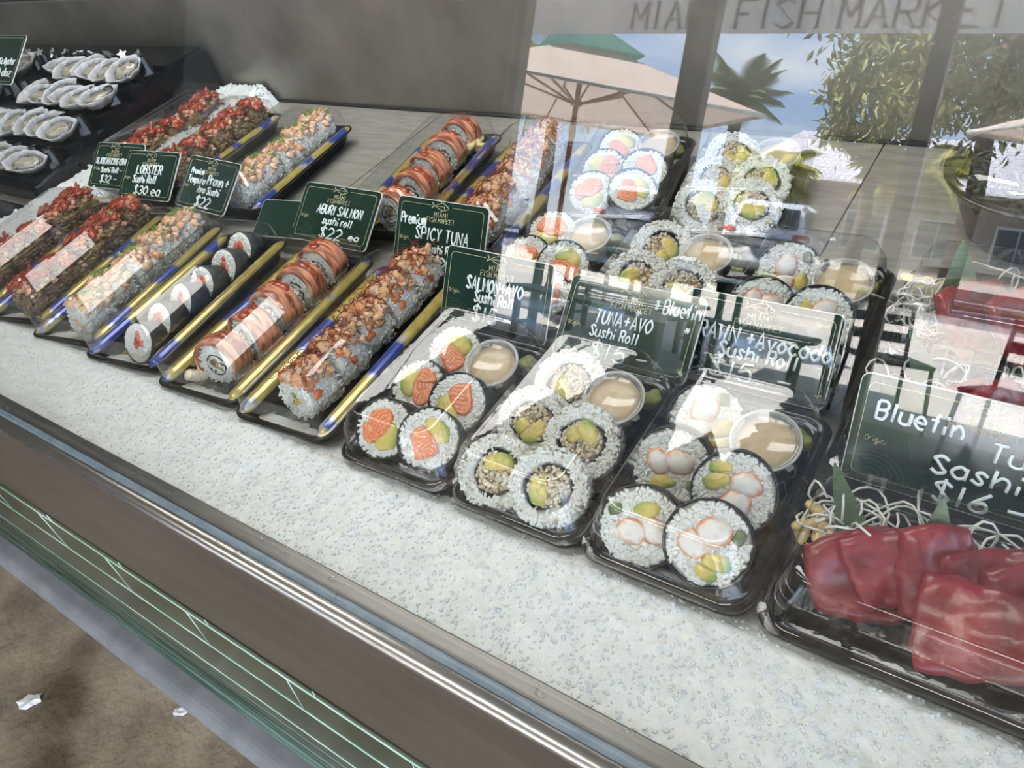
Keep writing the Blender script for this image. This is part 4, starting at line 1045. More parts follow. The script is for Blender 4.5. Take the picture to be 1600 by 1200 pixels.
def leaf(label, x, y, z, rz, tilt, L_=.045, W_=.016):
    mb = MB(); v = []; n = 9
    for i in range(n):
        t = i / (n - 1); wv = W_ / 2 * (1 - t) ** .8 + .0004
        for s_, dz in ((-1, .0014), (-.5, .0006), (0, 0), (.5, .0006), (1, .0014)): v.append((s_ * wv, t * L_, dz * (1 - t) + .002 * t * t))
    f = [(i * 5 + j, i * 5 + j + 1, (i + 1) * 5 + j + 1, (i + 1) * 5 + j) for i in range(n - 1) for j in range(4)]
    k = len(v); v += [(a, b_, c_ - .0004) for a, b_, c_ in v]; f += [tuple(k + q for q in r_[::-1]) for r_ in f]
    mb.add(v, f); o = link('decorative_leaf', mb.mesh('decorative_leaf', M['leaf']), None, (x, y, z), (tilt, 0, rz)); tag(o, label, 'leaf', 'green leaves in the sashimi packs')
def sashimi(where, y, slices, seed, dk):
    o = thing('sashimi_pack', f'wide black pack of red tuna sashimi, {where}', 'food pack', (.022, y + SD / 2, 0), group='tuna sashimi packs')
    link('tray_base', SBASE, o); link('lid', SLID, o)
    for k, (lb, x, dy, z, rx, ry, rz, m_) in enumerate(slices):
        q = link('tuna_slice', TS[m_], None, (x, y + dy, z), (R(rx), R(ry), R(rz))); tag(q, f'{lb} in the pack {where}', 'tuna slice', 'deep red tuna sashimi slices')
    mb = MB()
    for cx, cy, n, sp in dk: daikon(mb, cx, y + cy, -.002, n, sp)
    q = link('shredded_daikon', mb.mesh('shredded_daikon', M['daikon'])); q['kind'] = 'stuff'; tag(q, f'white shredded daikon behind the red tuna, pack {where}', 'daikon')
FS = [('leftmost red tuna slice', -.044, .046, .004, 44, 6, 34, 0), ('second red tuna slice from the left', -.028, .054, .008, 44, -8, 30, 1), ('third red tuna slice from the left', -.006, .058, .010, 42, 8, 28, 2),
      ('fourth red tuna slice from the left, at the back', .014, .063, .010, 42, -6, 26, 3), ('fifth red tuna slice from the left', .034, .058, .009, 42, 8, 24, 0), ('sixth red tuna slice from the left', .058, .055, .008, 42, -5, 22, 1), ('big red tuna slice lying in front', .018, .036, .010, 26, -10, 14, 4)]
sashimi('nearest the ice', .2, FS, 1, [(-.058, .075, 26, .012), (-.010, .080, 34, .030), (.055, .080, 30, .025)])
BS = [('leftmost tuna slice', -.020, .058, .004, 48, 0, 60, 1), ('second tuna slice from the left', .004, .062, .006, 48, 5, 55, 2), ('third tuna slice from the left', .028, .060, .006, 46, -4, 50, 3), ('fourth tuna slice from the left', .052, .058, .006, 46, 2, 48, 0)]
sashimi('just behind the Sashimi sign', .316, BS, 2, [(-.050, .070, 24, .014), (-.005, .085, 30, .022), (.05, .082, 20, .02)])
B3S = [('leftmost dark red tuna slice', -.030, .042, .010, 46, 4, 66, 4), ('second dark red tuna slice from the left', .002, .044, .012, 42, -4, 60, 4), ('third dark red tuna slice from the left', .036, .044, .011, 42, 3, 55, 4)]
sashimi('rearmost of three', .426, B3S, 3, [(-.060, .050, 60, .009), (.0, .088, 20, .02)])
leaf('green leaf left of the tuna in the pack nearest the ice', -.046, .266, .004, R(38), R(38), .046, .020)
leaf('green leaf behind the middle tuna slices, pack nearest the ice', -.010, .266, .010, R(8), R(55), .036, .020)
leaf('green leaf at the left end of the middle sashimi pack', -.036, .386, .006, R(40), R(42), .046, .024)
leaf('green leaf in the rear sashimi pack', -.040, .478, .004, R(20), R(62), .05, .03)
ginger('pale yellow ginger at the left of the front sashimi pack', (-.064, .268, .0), .015, (.80, .62, .30))
ginger('pale ginger at the left of the middle sashimi pack', (-.052, .392, -.002), .015, (.84, .68, .42))
ginger('pale yellow ginger in the back left corner of the rear sashimi pack', (-.064, .500, .0), .014, (.74, .64, .32))

# ------------------------------------------------------------------ round clear bowl
bw = thing('salad_bowl', 'round clear lidded bowl of dark seaweed salad near the steel wall', 'bowl', (-.010, .632, BED))
mb = MB(); lathe(mb, [(0, .0005), (.048, .0005), (.052, .002), (.068, .050), (.074, .052), (.074, .054), (.066, .053), (.050, .0035), (0, .003)], 48); link('bowl', mb.mesh('bowl', M['black']), bw)
mb = MB(); lathe(mb, [(.0755, .051), (.0765, .055), (.0735, .058), (.070, .064), (.066, .070), (.058, .074), (0, .075)], 48); link('lid', mb.mesh('lid', M['lid']), bw)
mb = MB()
for _ in range(150):
    a = random.random() * 6.28; r = .062 * math.sqrt(random.random()); p = np.array([r * math.cos(a), r * math.sin(a), .044 + .008 * random.random()]); d = rng.normal(size=3) * (1, 1, .3); pts = []
    for i in range(7): pts.append(p.copy()); d += rng.normal(size=3) * (.6, .6, .3); d /= np.linalg.norm(d); p = p + d * .004; p[2] = np.clip(p[2], .036, .058); rr = np.hypot(p[0], p[1]); p[:2] *= min(1, .064 / rr)
    tube(mb, pts, .0014, 5, random.choice([(.02, .05, .02), (.03, .07, .03), (.015, .03, .02)]))
o = link('seaweed_salad', mb.mesh('seaweed_salad', M['wet']), None, (-.010, .632, BED)); o['kind'] = 'stuff'; tag(o, 'dark green seaweed salad inside the round clear bowl', 'seaweed')
for k, (lx, ly, cl, nm) in enumerate(((.020, -.034, (.75, .28, .05), 'orange'), (.036, -.022, (.70, .10, .10), 'red'))):
    mb = MB()
    for _ in range(6): lump(mb, (rng.normal() * .004, rng.normal() * .004, 0), (.007, .006, .004), cl, .3, sub=2)
    o = link('garnish', mb.mesh('garnish', M['wet']), None, (-.010 + lx, .632 + ly, BED + .058)); tag(o, f'small {nm} garnish on the seaweed salad in the round bowl', 'garnish')

# ================================================================== OYSTERS
rack = thing('oyster_rack', 'stepped black plastic rack of open oysters at the left of the counter', 'oyster rack')
TI = [(.405, .470, .012), (.470, .535, .030), (.535, .600, .046), (.600, .672, .060)]
RX0, RX1 = -1.80, -1.190
for y0, y1, z in TI:
    mb = MB(); box(mb, ((RX0 + RX1) / 2, (y0 + y1) / 2, (z + BED) / 2), (RX1 - RX0, y1 - y0, z - BED), bev=.003); link('step', mb.mesh('step', M['black'], False), rack)
mb = MB(); extrude_x(mb, [(.38, BED), (.745, BED), (.745, .060), (.672, .060), (.40, .010)], RX1, RX1 + .012); link('side_panel', mb.mesh('side_panel', M['black'], False), rack)
mb = MB(); box(mb, ((RX0 + RX1) / 2, .709, .022), (RX1 - RX0, .072, .088)); link('back_ledge', mb.mesh('back_ledge', M['black'], False), rack)
mb = MB(); box(mb, (-1.5, .31, BED + .004), (.63, .15, .008)); link('front_mat', mb.mesh('front_mat', M['black'], False), rack)
STUD = None
mb = MB(); lathe(mb, [(.0125, 0), (.0115, .004), (.0065, .026), (0, .027)], 10); STUD = mb.mesh('peg', M['black'], False)
st = MB(); 
pl = [((.009 if i % 2 == 0 else .0042) * math.cos(i * math.pi / 5 + .3), (.009 if i % 2 == 0 else .0042) * math.sin(i * math.pi / 5 + .3)) for i in range(10)]
prism(st, pl, 0, .003); STAR = st.mesh('star_tip', M['star'], False)
for (y0, y1, z) in TI:
    for k in range(13):
        x = RX1 - .028 - k * .044
        q = link('peg', STUD, rack, (x, y1 - .014, z))
        if z > .05: link('star_tip', STAR, q, (0, -.002, .029), (R(45), 0, k))
def oyster_meshes(seed):
    N = 30; o_ = seed * 4.3
    def rad(t): return (.034 * (.72 + .28 * math.cos(t) ** 2) * (1 + .14 * noise.noise(Vector((math.cos(t) * 1.7, math.sin(t) * 1.7, o_)))), .0195 * (1 + .22 * noise.noise(Vector((math.cos(t) * 2, math.sin(t) * 2, o_ + 5)))))
    v = []; c = []
    prof = [(0.35, -.014), (.70, -.011), (.95, -.001), (1.05, .006), (1.02, .0072), (.92, .0045), (.80, -.003), (.45, -.007), (.1, -.008)]
    for k, (s_, z) in enumerate(prof):
        for i in range(N):
            t = i / N * 2 * math.pi; a, b_ = rad(t); w_ = 1 + ((.05 * math.sin(9 * t + seed) + .10 * noise.noise(Vector((math.cos(t) * 4, math.sin(t) * 4, o_ + 9)))) if k in (2, 3, 4) else 0)
            v.append((a * s_ * w_ * math.cos(t), b_ * s_ * w_ * math.sin(t), z + .002 * noise.noise(Vector((math.cos(t) * 3, math.sin(t) * 3, o_ + k)))))
            if k < 3: c.append(np.array((.28, .25, .20)) * (1 + .6 * noise.noise(Vector((t * 4, k, o_)))))
            elif k < 6: c.append(np.array((.50, .50, .51)) * (1 + .5 * noise.noise(Vector((t * 5, k, o_)))))
            else: c.append(np.array((.36, .35, .32)) * (1 + .3 * noise.noise(Vector((t * 3, k, o_)))))
    f = [(k * N + i, k * N + (i + 1) % N, (k + 1) * N + (i + 1) % N, (k + 1) * N + i) for k in range(len(prof) - 1) for i in range(N)]
    f += [tuple(range(N))[::-1], tuple((len(prof) - 1) * N + i for i in range(N))]
    mb = MB(); mb.add(v, f, c); sh = mb.mesh('shell', M['shell'])
    mb = MB(); lump(mb, (.002, 0, -.001), (.0225, .0130, .0055), (.42, .37, .26), .35, 2.2, 3, None, .3, seed, (.22, .22, .20))
    for i in range(16):
        t = -1.9 + i / 15 * 3.8; lump(mb, (0.001 + .0215 * math.cos(t), .0125 * math.sin(t), .0012), (.0035, .003, .003), (.12, .115, .11), .4, sub=1)
    return sh, mb.mesh('oyster_flesh', M['oyster'])
OY = [oyster_meshes(i) for i in range(4)]
rows = [('top step', 3, [-1.252, -1.292, -1.328, -1.365, -1.402, -1.440, -1.600, -1.645, -1.690]), ('second step from the top', 2, [-1.250, -1.288, -1.325, -1.362, -1.400, -1.440, -1.60, -1.65]), ('third step from the top', 1, [-1.262, -1.312, -1.358, -1.405, -1.455, -1.51]), ('bottom step', 0, [-1.262, -1.318, -1.365, -1.42, -1.475])]
for rn, k, xs in rows:
    y0, y1, z = TI[k]
    for i, x in enumerate(xs):
        x = x + .03
        o = thing('oyster', f'open oyster, {ORD[i] if i < 7 else ["eighth", "ninth"][i - 7]} from the right on the {rn}', 'oyster',
                  (x, y0 + .026 + random.uniform(-.006, .006), z + .018), (R(26 + random.uniform(-10, 10)), R(random.uniform(-14, 14)), R(58 + random.uniform(-18, 18))), 'open oysters on the black rack'); o.scale = (.9, .9, .9)
        sh, fl = OY[(i + k) % 4]; link('shell', sh, o); link('oyster_flesh', fl, o)
sign('dark green price sign reading Pacific Oyster among the oysters', -1.505, .545, .085, R(0), R(52), [('Pacific Oyster', .16, .40, .13, .52, .0007), ('$30 doz', .18, .16, .16, .46, .0008)], w=.15, h=.085, logo_u=-.2, origin=False)
for x, y, lb in ((-1.115, .56, 'upper'), (-1.108, .53, 'lower')): pass

# ================================================================== SHOP SURROUNDINGS
FZ = -0.80
b = MB(); box(b, (-1.5, .05, FZ - .05), (14, 5.2, .10)); struct(link('floor', b.mesh('floor', M['concrete'], False)))
b = MB(); box(b, (-1.5, -3.90, FZ - .05), (14, 2.7, .10)); struct(link('trim_7', b.mesh('ground_shade_tint', M['ground_shade_tint'], False)))  # ground strip toned dark to stand in for shade before the shop
b = MB(); box(b, (-1.5, -.55, 2.55), (14, 9.0, .10)); struct(link('ceiling', b.mesh('ceiling', M['ceiling'], False)))
b = MB(); box(b, (-1.5, 2.65, .85), (14, .10, 3.3)); struct(link('wall_back', b.mesh('wall_back', M['wall'], False)))
b = MB(); box(b, (-5.4, -.2, .85), (.10, 5.6, 3.3)); struct(link('wall_left', b.mesh('wall_left', M['wall'], False)))
for k, (x, wd) in enumerate(((-3.63, .18), (-2.16, .185), (-.743, .10))):
    b = MB(); box(b, (x, -4.6, .85), (wd, .12, 3.3), bev=.006); struct(link(f'trim_{k + 1}', b.mesh('post', M['post'], False)))
bn = thing('banner', 'long white banner lettered MIAMI FISH MARKET under the canopy edge, seen mirrored', 'banner', (0, -5, 0))
b = MB(); box(b, (-.6, 0, 2.07), (6.42, .002, .86)); link('cloth', b.mesh('cloth', M['banner'], False), bn)
b = MB(); serif(b, 'MIAMI FISH MARKET', 0, 0, .178, -.006, .006, 0.95, 2.40); link('lettering', b.mesh('lettering', M['banner_ink'], False), bn, (-1.70, 0, 1.675), (R(90), 0, 0))['label'] = 'grey roman capitals reading MIAMI FISH MARKET'
pn = thing('board', 'tall dark menu board standing left of the shop front', 'board', (-3.12, -3.1, FZ))
b = MB(); box(b, (0, 0, 1.12), (1.10, .04, 2.00), bev=.004); link('panel', b.mesh('panel', M['cladding'], False), pn)
for s_ in (-1, 1):
    b = MB(); box(b, (s_ * .5, .0, .06), (.06, .40, .12)); link('foot', b.mesh('foot', M['post'], False), pn)
b = MB(); box(b, (-6.4, -3.5, .85), (6.0, .12, 3.3)); struct(link('wall_front', b.mesh('wall_front', M['cladding'], False)))
# paper scraps
def scrap(label, loc, s):
    mb = MB(); lump(mb, (0, 0, s * .25), (s, s * .55, s * .28), (1, 1, 1), .6, 2.5, 2, seed=s * 100); o = link('paper_scrap', mb.mesh('paper_scrap', M['paper'], False), None, loc, (0, 0, R(35))); tag(o, label, 'paper scrap')
scrap('crumpled white paper scrap on the stained concrete floor', (-1.342, -.098, FZ), .022)
scrap('small white paper scrap at the edge of the grey kerb', (-1.045, .038, FZ), .014)

# ================================================================== STREET
RZ = -0.44
b = MB(); box(b, (-4, -8.45, FZ - .06), (40, 6.4, .12)); struct(link('trim_4', b.mesh('pavement', M['pavement'], False)))
b = MB(); box(b, (-4, -11.7, (RZ + FZ) / 2), (40, .30, RZ - FZ + .08)); struct(link('trim_5', b.mesh('kerb', M['hem'], False)))
b = MB(); box(b, (-4, -26, RZ - .06), (60, 28.4, .12)); struct(link('trim_6', b.mesh('road', M['asphalt'], False)))
b = MB(); box(b, (-4, -20.4, RZ + .02), (60, 1.2, .10)); o = link('lawn_strip', b.mesh('lawn_strip', M['grass'], False)); o['kind'] = 'stuff'; tag(o, 'green lawn strip beyond the parked white cars', 'grass')

def parasol(label, x, y, zr, rot):
    o = thing('parasol', label, 'parasol', (x, y, FZ), (0, 0, rot), group='cream parasols on the pavement')
    Hh = 2.28 + zr
    def pyr(r0, z0, r1, z1, name, m_):
        mb = MB(); P = []
        for r, z in ((r0, z0), (r1, z1)):
            for k in range(8):
                a = k * math.pi / 4; rr = r * (1 if k % 2 == 0 else .7071)
                P.append((rr * math.cos(a), rr * math.sin(a), z))
        mb.add(P, [(k, (k + 1) % 8, 8 + (k + 1) % 8, 8 + k) for k in range(8)]); return link(name, mb.mesh(name, m_, False), o)
    pyr(2.09, Hh, .36, Hh + .55, 'canopy', M['canvas'])
    pyr(.74, Hh + .51, .02, Hh + .88, 'top_vent', M['teal'])
    mb = MB()
    for k in range(4):
        a, c = k * math.pi / 2, (k + 1) * math.pi / 2
        tube(mb, [(2.09 * math.cos(a), 2.09 * math.sin(a), Hh - .01), (2.09 * math.cos(c), 2.09 * math.sin(c), Hh - .01)], .022, 6)
    link('hem', mb.mesh('hem', M['hem']), o)
    mb = MB(); tube(mb, [(0, 0, .05), (0, 0, Hh + .55)], .030, 12); link('pole', mb.mesh('pole', M['wood']), o)
    mb = MB(); lathe(mb, [(0, .0), (.30, .0), (.30, .05), (.06, .08), (.04, .3), (0, .3)], 20); link('foot', mb.mesh('foot', M['post']), o)
    mb = MB(); lathe(mb, [(0, Hh - .02), (.06, Hh - .02), (.06, Hh + .04), (0, Hh + .04)], 12); link('hub', mb.mesh('hub', M['wood']), o)
    for k in range(8):
        a = k * math.pi / 4; rr = 2.03 * (1 if k % 2 == 0 else .7071)
        mb = MB(); tube(mb, [(.06 * math.cos(a), .06 * math.sin(a), Hh + .58), (rr * math.cos(a), rr * math.sin(a), Hh - .005)], .013, 6); link('rib', mb.mesh('rib', M['wood']), o)
        mb = MB(); tube(mb, [(.05 * math.cos(a), .05 * math.sin(a), Hh + .01), (rr * .5 * math.cos(a), rr * .5 * math.sin(a), Hh + .275)], .013, 6); link('strut', mb.mesh('strut', M['wood']), o)
parasol('large cream parasol with teal top vent beyond the shop posts', -4.60, -7.2, 0.0, 0.0)
parasol('cream parasol at the right, only its pale left tip showing', 1.28, -7.3, 0.0, R(4))

def table(label, x, y, rz, top='tabletop', hz=.74, L_=1.5, W_=.75):
    o = thing('outdoor_table', label, 'table', (x, y, FZ), (0, 0, rz), group='dark green outdoor tables')
    n = 5
    for k in range(n):
        mb = MB(); box(mb, (0, (k - (n - 1) / 2) * W_ / n, hz - .02), (L_, W_ / n - .012, .04), bev=.004); link('slat', mb.mesh('slat', M[top], False), o)
    mb = MB()
    for s_ in (-1, 1): box(mb, (0, s_ * (W_ / 2 - .05), hz - .065), (L_ - .1, .04, .05))
    link('frame', mb.mesh('frame', M['furniture'], False), o)
    for sx_ in (-1, 1):
        for sy_ in (-1, 1):
            mb = MB(); box(mb, (sx_ * (L_ / 2 - .10), sy_ * (W_ / 2 - .08), (hz - .04) / 2), (.05, .05, hz - .04)); link('leg', mb.mesh('leg', M['furniture'], False), o)
def bench(label, x, y, rz, L_=1.5):
    o = thing('bench', label, 'bench', (x, y, FZ), (0, 0, rz), group='dark green outdoor benches')
    for k in range(3):
        mb = MB(); box(mb, (0, (k - 1) * .115, .44), (L_, .105, .035), bev=.004); link('slat', mb.mesh('slat', M['tabletop'], False), o)
    for sx_ in (-1, 1):
        for sy_ in (-1, 1):
            mb = MB(); box(mb, (sx_ * (L_ / 2 - .12), sy_ * .12, .21), (.045, .045, .42)); link('leg', mb.mesh('leg', M['furniture'], False), o)
        mb = MB(); box(mb, (sx_ * (L_ / 2 - .12), 0, .15), (.03, .22, .03)); link('stretcher', mb.mesh('stretcher', M['furniture'], False), o)
def chair(label, x, y, rz):
    o = thing('outdoor_chair', label, 'chair', (x, y, FZ), (0, 0, rz), group='dark green outdoor chairs')
    mb = MB(); box(mb, (0, 0, .45), (.44, .44, .03), bev=.008); link('seat', mb.mesh('seat', M['furniture'], False), o)
    for sx_ in (-1, 1):
        for sy_ in (-1, 1):
            mb = MB(); tube(mb, [(sx_ * .20, sy_ * .20, .44), (sx_ * .23, sy_ * .23, 0)], .014, 6); link('leg', mb.mesh('leg', M['furniture']), o)
        mb = MB(); tube(mb, [(sx_ * .20, .21, .44), (sx_ * .20, .27, .86)], .014, 6); link('back_post', mb.mesh('back_post', M['furniture']), o)
    for k in range(3):
        mb = MB(); box(mb, (0, .235 + .018 * k, .58 + .12 * k), (.42, .015, .07)); link('back_slat', mb.mesh('back_slat', M['furniture'], False), o)
table('dark green outdoor table nearest the shop, left of the middle post', -3.05, -5.75, R(8))
bench('dark green bench on the shop side of the left table', -2.92, -5.05, R(8))
bench('dark green bench on the street side of the left table', -3.18, -6.45, R(8))
table('dark green outdoor table right of the middle post', -1.65, -6.1, R(-4), L_=1.1)
bench('dark green bench on the shop side of the right table', -1.70, -5.40, R(-4), 1.0)
table('dark green outdoor table farther out beyond the large parasol', -5.6, -9.9, R(12))
chair('dark green chair near the right post, facing the street', -.70, -5.25, R(150))
chair('dark green chair at the far right of the pavement', .05, -4.6, R(200))

def car(label, x, y, rz, group='white cars parked across the street'):
    o = thing('car', label, 'car', (x, y, RZ), (0, 0, rz), group=group)
    # local: rear towards +y, length along y
    mb = MB()
    secs = [(-2.25, .55, .30, .78, .80), (-2.05, .82, .24, .86, .92), (-1.2, .90, .22, 1.00, 1.0), (-.9, .92, .22, 1.04, 1.0), (1.6, .92, .22, 1.08, 1.0), (2.02, .90, .26, 1.06, .98), (2.18, .84, .34, 1.00, .92), (2.22, .80, .42, .92, .9)]
    n = 5; rings = []
    for yy, hw, z0, z1, _ in secs:
        ring = rr_ring(hw, (z1 - z0) / 2, .13, n); rings.append([(p[0], yy, (z0 + z1) / 2 + p[1]) for p in ring])
    k = len(rings[0]); v = [p for r_ in rings for p in r_]
    f = [(i * k + j, i * k + (j + 1) % k, (i + 1) * k + (j + 1) % k, (i + 1) * k + j) for i in range(len(rings) - 1) for j in range(k)] + [tuple(range(k)), tuple((len(rings) - 1) * k + j for j in range(k))[::-1]]
    mb.add(v, f); link('body', mb.mesh('body', M['car']), o)
    mb = MB(); cs = [(-1.05, .80, 1.02, 1.06), (-.35, .76, 1.02, 1.60), (.2, .76, 1.02, 1.68), (1.4, .75, 1.02, 1.66), (1.85, .72, 1.02, 1.56), (2.10, .76, 1.02, 1.10)]
    rings = []
    for yy, hw, z0, z1 in cs:
        tw = hw - .10 * (z1 - z0) / .6; h_ = z1 - z0
        rings.append([(-hw, yy, z0), (hw, yy, z0), (hw - (hw - tw) * .8, yy, z0 + h_ * .85), (tw - .06, yy, z1), (-tw + .06, yy, z1), (-hw + (hw - tw) * .8, yy, z0 + h_ * .85)])
    k = 6; v = [p for r_ in rings for p in r_]
    f = [(i * k + j, (i + 1) * k + j, (i + 1) * k + (j + 1) % k, i * k + (j + 1) % k) for i in range(len(rings) - 1) for j in range(k)] + [tuple(range(k)), tuple((len(rings) - 1) * k + j for j in range(k))[::-1]]
    mb.add(v, f); link('cabin', mb.mesh('cabin', M['car'], False), o)
    mb = MB(); mb.add([(-.62, 2.115, 1.13), (.62, 2.115, 1.13), (.56, 1.885, 1.53), (-.56, 1.885, 1.53), (-.62, 2.095, 1.13), (.62, 2.095, 1.13), (.56, 1.865, 1.53), (-.56, 1.865, 1.53)], [(3, 2, 1, 0), (4, 5, 6, 7), (0, 1, 5, 4), (1, 2, 6, 5), (2, 3, 7, 6), (3, 0, 4, 7)]); link('rear_window', mb.mesh('rear_window', M['car_glass'], False), o)
    for s_ in (-1, 1):
        mb = MB(); box(mb, (s_ * .757, .62, 1.32), (.02, 1.9, .34), rot=(0, -s_ * R(9), 0)); link('side_window', mb.mesh('side_window', M['car_glass'], False), o)
        mb = MB(); box(mb, (s_ * .72, 2.15, .96), (.34, .10, .16), bev=.03, rot=(0, 0, -s_ * R(14))); link('tail_light', mb.mesh('tail_light', M['car_red']), o)['label'] = 'red tail light'
        mb = MB(); box(mb, (s_ * .98, -.75, 1.10), (.16, .10, .12), bev=.03); link('mirror', mb.mesh('mirror', M['car']), o)
        for yy in (-1.4, 1.35):
            mb = MB(); lathe(mb, [(0, -.11), (.30, -.11), (.34, -.08), (.34, .08), (.30, .11), (0, .11)], 24); wq = link('tyre', mb.mesh('tyre', M['rubber']), o, (s_ * .84, yy, .34), (0, R(90), 0))
            mb = MB(); lathe(mb, [(0, -.118), (.20, -.116), (.21, -.10), (.21, .10), (.20, .116), (0, .118)], 16); link('hubcap', mb.mesh('hubcap', M['star']), wq)
    mb = MB(); box(mb, (0, 2.21, .42), (1.55, .12, .20), bev=.04); link('bumper', mb.mesh('bumper', M['car']), o)
    mb = MB(); box(mb, (0, 2.225, .80), (.50, .02, .13)); link('number_plate', mb.mesh('number_plate', M['hem'], False), o)
car('white car parked across the street, rear window and red tail light showing, rightmost', -4.95, -17.5, R(-6))
car('white car parked across the street, middle of three, beyond the parasol pole', -8.15, -18.0, R(-4))
car('white car parked across the street, leftmost of three', -13.4, -17.6, R(-14))

bd = thing('building', 'low beige building with a pale tiled roof across the street', 'building', (-1.2, -31.2, RZ - .02))
b = MB(); box(b, (0, 0, 1.65), (16, 7.0, 3.3)); link('wall', b.mesh('wall', M['stucco'], False), bd)
b = MB(); b.add([(-8.6, 4.3, 3.20), (8.6, 4.3, 3.20), (7.6, .2, 5.25), (-7.6, .2, 5.25), (-8.6, -4.3, 3.20), (8.6, -4.3, 3.20), (7.6, -.2, 5.25), (-7.6, -.2, 5.25)], [(0, 1, 2, 3), (5, 4, 7, 6), (3, 2, 6, 7), (1, 5, 6, 2), (4, 0, 3, 7), (4, 5, 1, 0)]); roof = link('roof', b.mesh('roof', M['rooftile'], False), bd)
tl = MB(); v = []; t_ = np.linspace(0, math.pi, 6)
for a in t_: v += [(.105 * math.cos(a), -.16, .05 * math.sin(a)), (.105 * math.cos(a), .16, .05 * math.sin(a) - .02)]
tl.add(v, [(2 * i, 2 * i + 2, 2 * i + 3, 2 * i + 1) for i in range(5)] + [tuple(2 * i for i in range(6))[::-1], tuple(2 * i + 1 for i in range(6))]); 
TV, TF = np.concatenate(tl.v), tl.f
slope = math.atan2(2.05, 4.1); far = MB()
for r_ in range(15):
    t = (r_ + .5) / 15; yy = 4.3 - t * 4.1; zz = 3.22 + t * 2.05; half = 8.55 - t * 1.0
    for k in range(int(half * 2 / .22)):
        x = -half + (k + .5) * .22
        ca, sa = math.cos(-slope), math.sin(-slope); q = TV.copy(); q = np.stack([q[:, 0], q[:, 1] * ca - q[:, 2] * sa, q[:, 1] * sa + q[:, 2] * ca], 1) + np.array([x, yy, zz])
        far.add(q, TF)
q = link('roof_tile', far.mesh('roof_tile', M['rooftile']), roof); q['kind'] = 'stuff'
for k, x in enumerate((-6.2, -4.0, -1.8, .4, 2.6)):
    b = MB(); box(b, (x, 3.52, 1.75), (1.3, .08, 1.3)); wq = link('window_frame', b.mesh('window_frame', M['hem'], False), bd)
    for s_ in (-1, 1):
        b = MB(); box(b, (x + s_ * .30, 3.57, 1.75), (.54, .04, 1.12)); link('pane', b.mesh('pane', M['pane'], False), wq)
b = MB(); box(b, (0, 3.6, .5), (16, .20, .25)); link('sill_band', b.mesh('sill_band', M['hem'], False), bd)

def broadleaf(label, x, y, h, cr, n, seed, m_='foliage'):
    rs = np.random.default_rng(seed); o = thing('tree', label, 'tree', (x, y, RZ), group='trees across the street')
    mb = MB(); tube(mb, [(0, 0, 0), (.08, .02, h * .3), (-.05, .05, h * .55), (.02, 0, h * .8)], [.20, .16, .12, .05], 10); link('trunk', mb.mesh('trunk', M['bark']), o)
    for k in range(5):
        a = k * 1.26 + rs.uniform(0, .5); mb = MB(); tube(mb, [(0, 0, h * .45 + k * .08), (cr * .4 * math.cos(a), cr * .4 * math.sin(a), h * .66), (cr * .75 * math.cos(a), cr * .75 * math.sin(a), h * .78)], [.08, .05, .02], 6); link('branch', mb.mesh('branch', M['bark']), o)
    cl = rs.normal(size=(46, 3)); cl /= np.linalg.norm(cl, axis=1)[:, None]; cl *= rs.uniform(.45, 1, (46, 1)) ** .5; cl = cl * np.array([cr, cr, h * .30]) + np.array([0, 0, h * .74])
    V = []; F = []
    for i in range(n):
        c = cl[rs.integers(46)] + rs.normal(size=3) * cr * .15; d = rs.normal(size=3); d[2] -= .8; d /= np.linalg.norm(d); s_ = np.cross(d, rs.normal(size=3)); s_ /= np.linalg.norm(s_); L_ = rs.uniform(.15, .30); w_ = L_ * .17
        k = len(V); up = np.cross(d, s_) * .02
        V += [c, c + d * L_ * .5 + s_ * w_ + up, c + d * L_, c + d * L_ * .5 - s_ * w_ + up]; F.append((k, k + 1, k + 2, k + 3))
    mb = MB(); mb.add(np.array(V), F); q = link('foliage', mb.mesh('foliage', M[m_], False), o); q['kind'] = 'stuff'
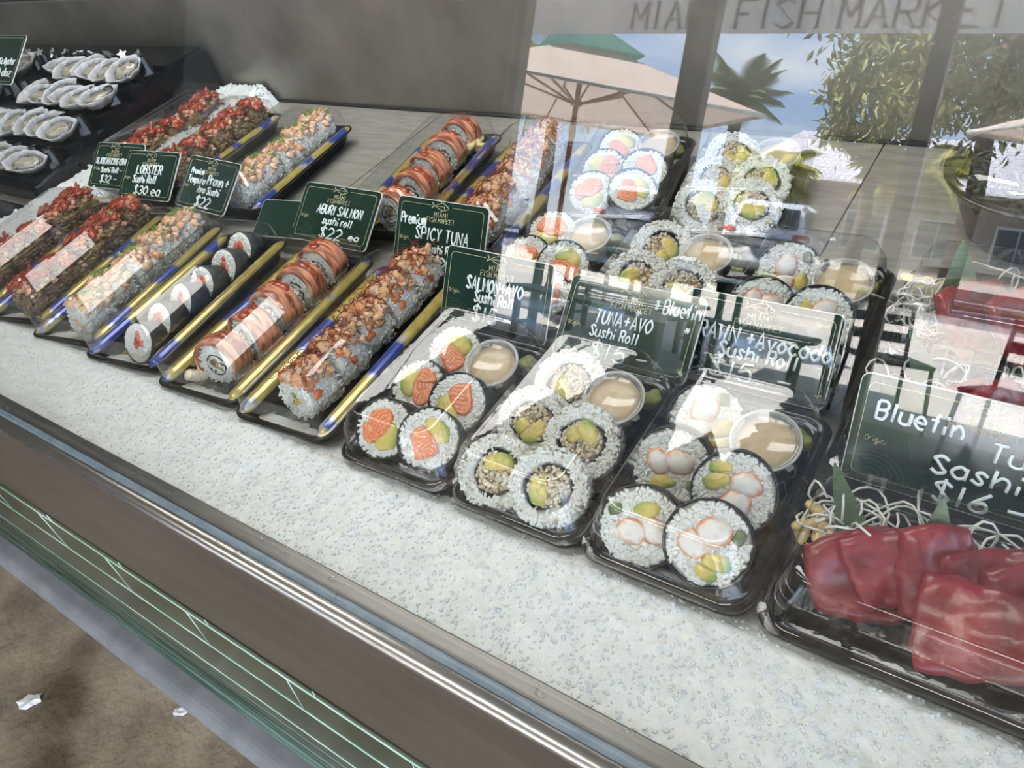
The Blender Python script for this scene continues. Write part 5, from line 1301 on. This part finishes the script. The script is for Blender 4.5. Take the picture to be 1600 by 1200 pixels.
def palm(label, x, y, h, n, fl, m_, seed, droop=.9, thin=.10):
    rs = np.random.default_rng(seed); o = thing('palm_tree', label, 'palm tree', (x, y, RZ), group='palms across the street')
    mb = MB(); tube(mb, [(0, 0, 0), (.05, 0, h * .5), (0, .03, h)], [.17, .13, .11], 10); link('trunk', mb.mesh('trunk', M['bark']), o)
    V = []; F = []; N = 26
    for i in range(N):
        t = i / (N - 1); p = np.array([t * fl * (1 - .18 * droop * t), 0, fl * (.30 * t - .55 * droop * t * t)])
        for s_ in (-1, 1):
            L_ = fl * .34 * (math.sin(math.pi * min(1, t * .9 + .12)) + .15); d = np.array([.55, s_ * .8, -.35 * droop]); d /= np.linalg.norm(d); k = len(V); w_ = np.array([thin * .22, 0, .0])
            V += [p - w_, p + w_, p + d * L_ * .6 + w_ * .8 + (0, 0, -.02), p + d * L_ + (0, 0, -L_ * .2 * droop)]; F.append((k, k + 1, k + 2, k + 3))
    mb = MB(); mb.add(np.array(V), F); tube(mb, [(i / 8 * fl * (1 - .18 * droop * i / 8), 0, fl * (.30 * i / 8 - .55 * droop * (i / 8) ** 2)) for i in range(9)], .012, 5); me = mb.mesh('frond', M[m_], False)
    for k in range(n):
        a = k * 2.399 + rs.uniform(-.2, .2); e_ = -.75 + 1.3 * (k / n) + rs.uniform(-.15, .15)
        link('frond', me, o, (0, 0, h), (0, e_, a))
broadleaf('big broad-leaved tree right of centre across the street', -1.35, -15.4, 7.2, 2.6, 15000, 3)
broadleaf('second broad-leaved tree at the far right across the street', 6.8, -16.4, 6.8, 2.8, 11000, 4)
broadleaf('smaller broad-leaved tree behind the big one, before the tiled roof', -3.7, -18.9, 6.2, 1.2, 5000, 5)
palm('fan palm standing left of the big broad-leaved tree', -5.35, -14.2, 3.35, 30, 1.0, 'palmgreen', 2, .5)
palm('short yellow-green palm before the beige building', -3.4, -23.3, 3.2, 24, 2.0, 'frond', 5, 1.1)
palm('second short yellow-green palm left of the first one', -7.3, -23.2, 2.9, 24, 1.8, 'frond', 6, 1.1)
palm('yellow-green palm seen past the large parasol', -8.6, -13.0, 3.4, 26, 1.6, 'frond', 7, 1.2)
palm('tall yellow-green palm left of the parasol behind the menu board', -10.2, -13.6, 5.2, 26, 1.7, 'frond', 8, 1.2)
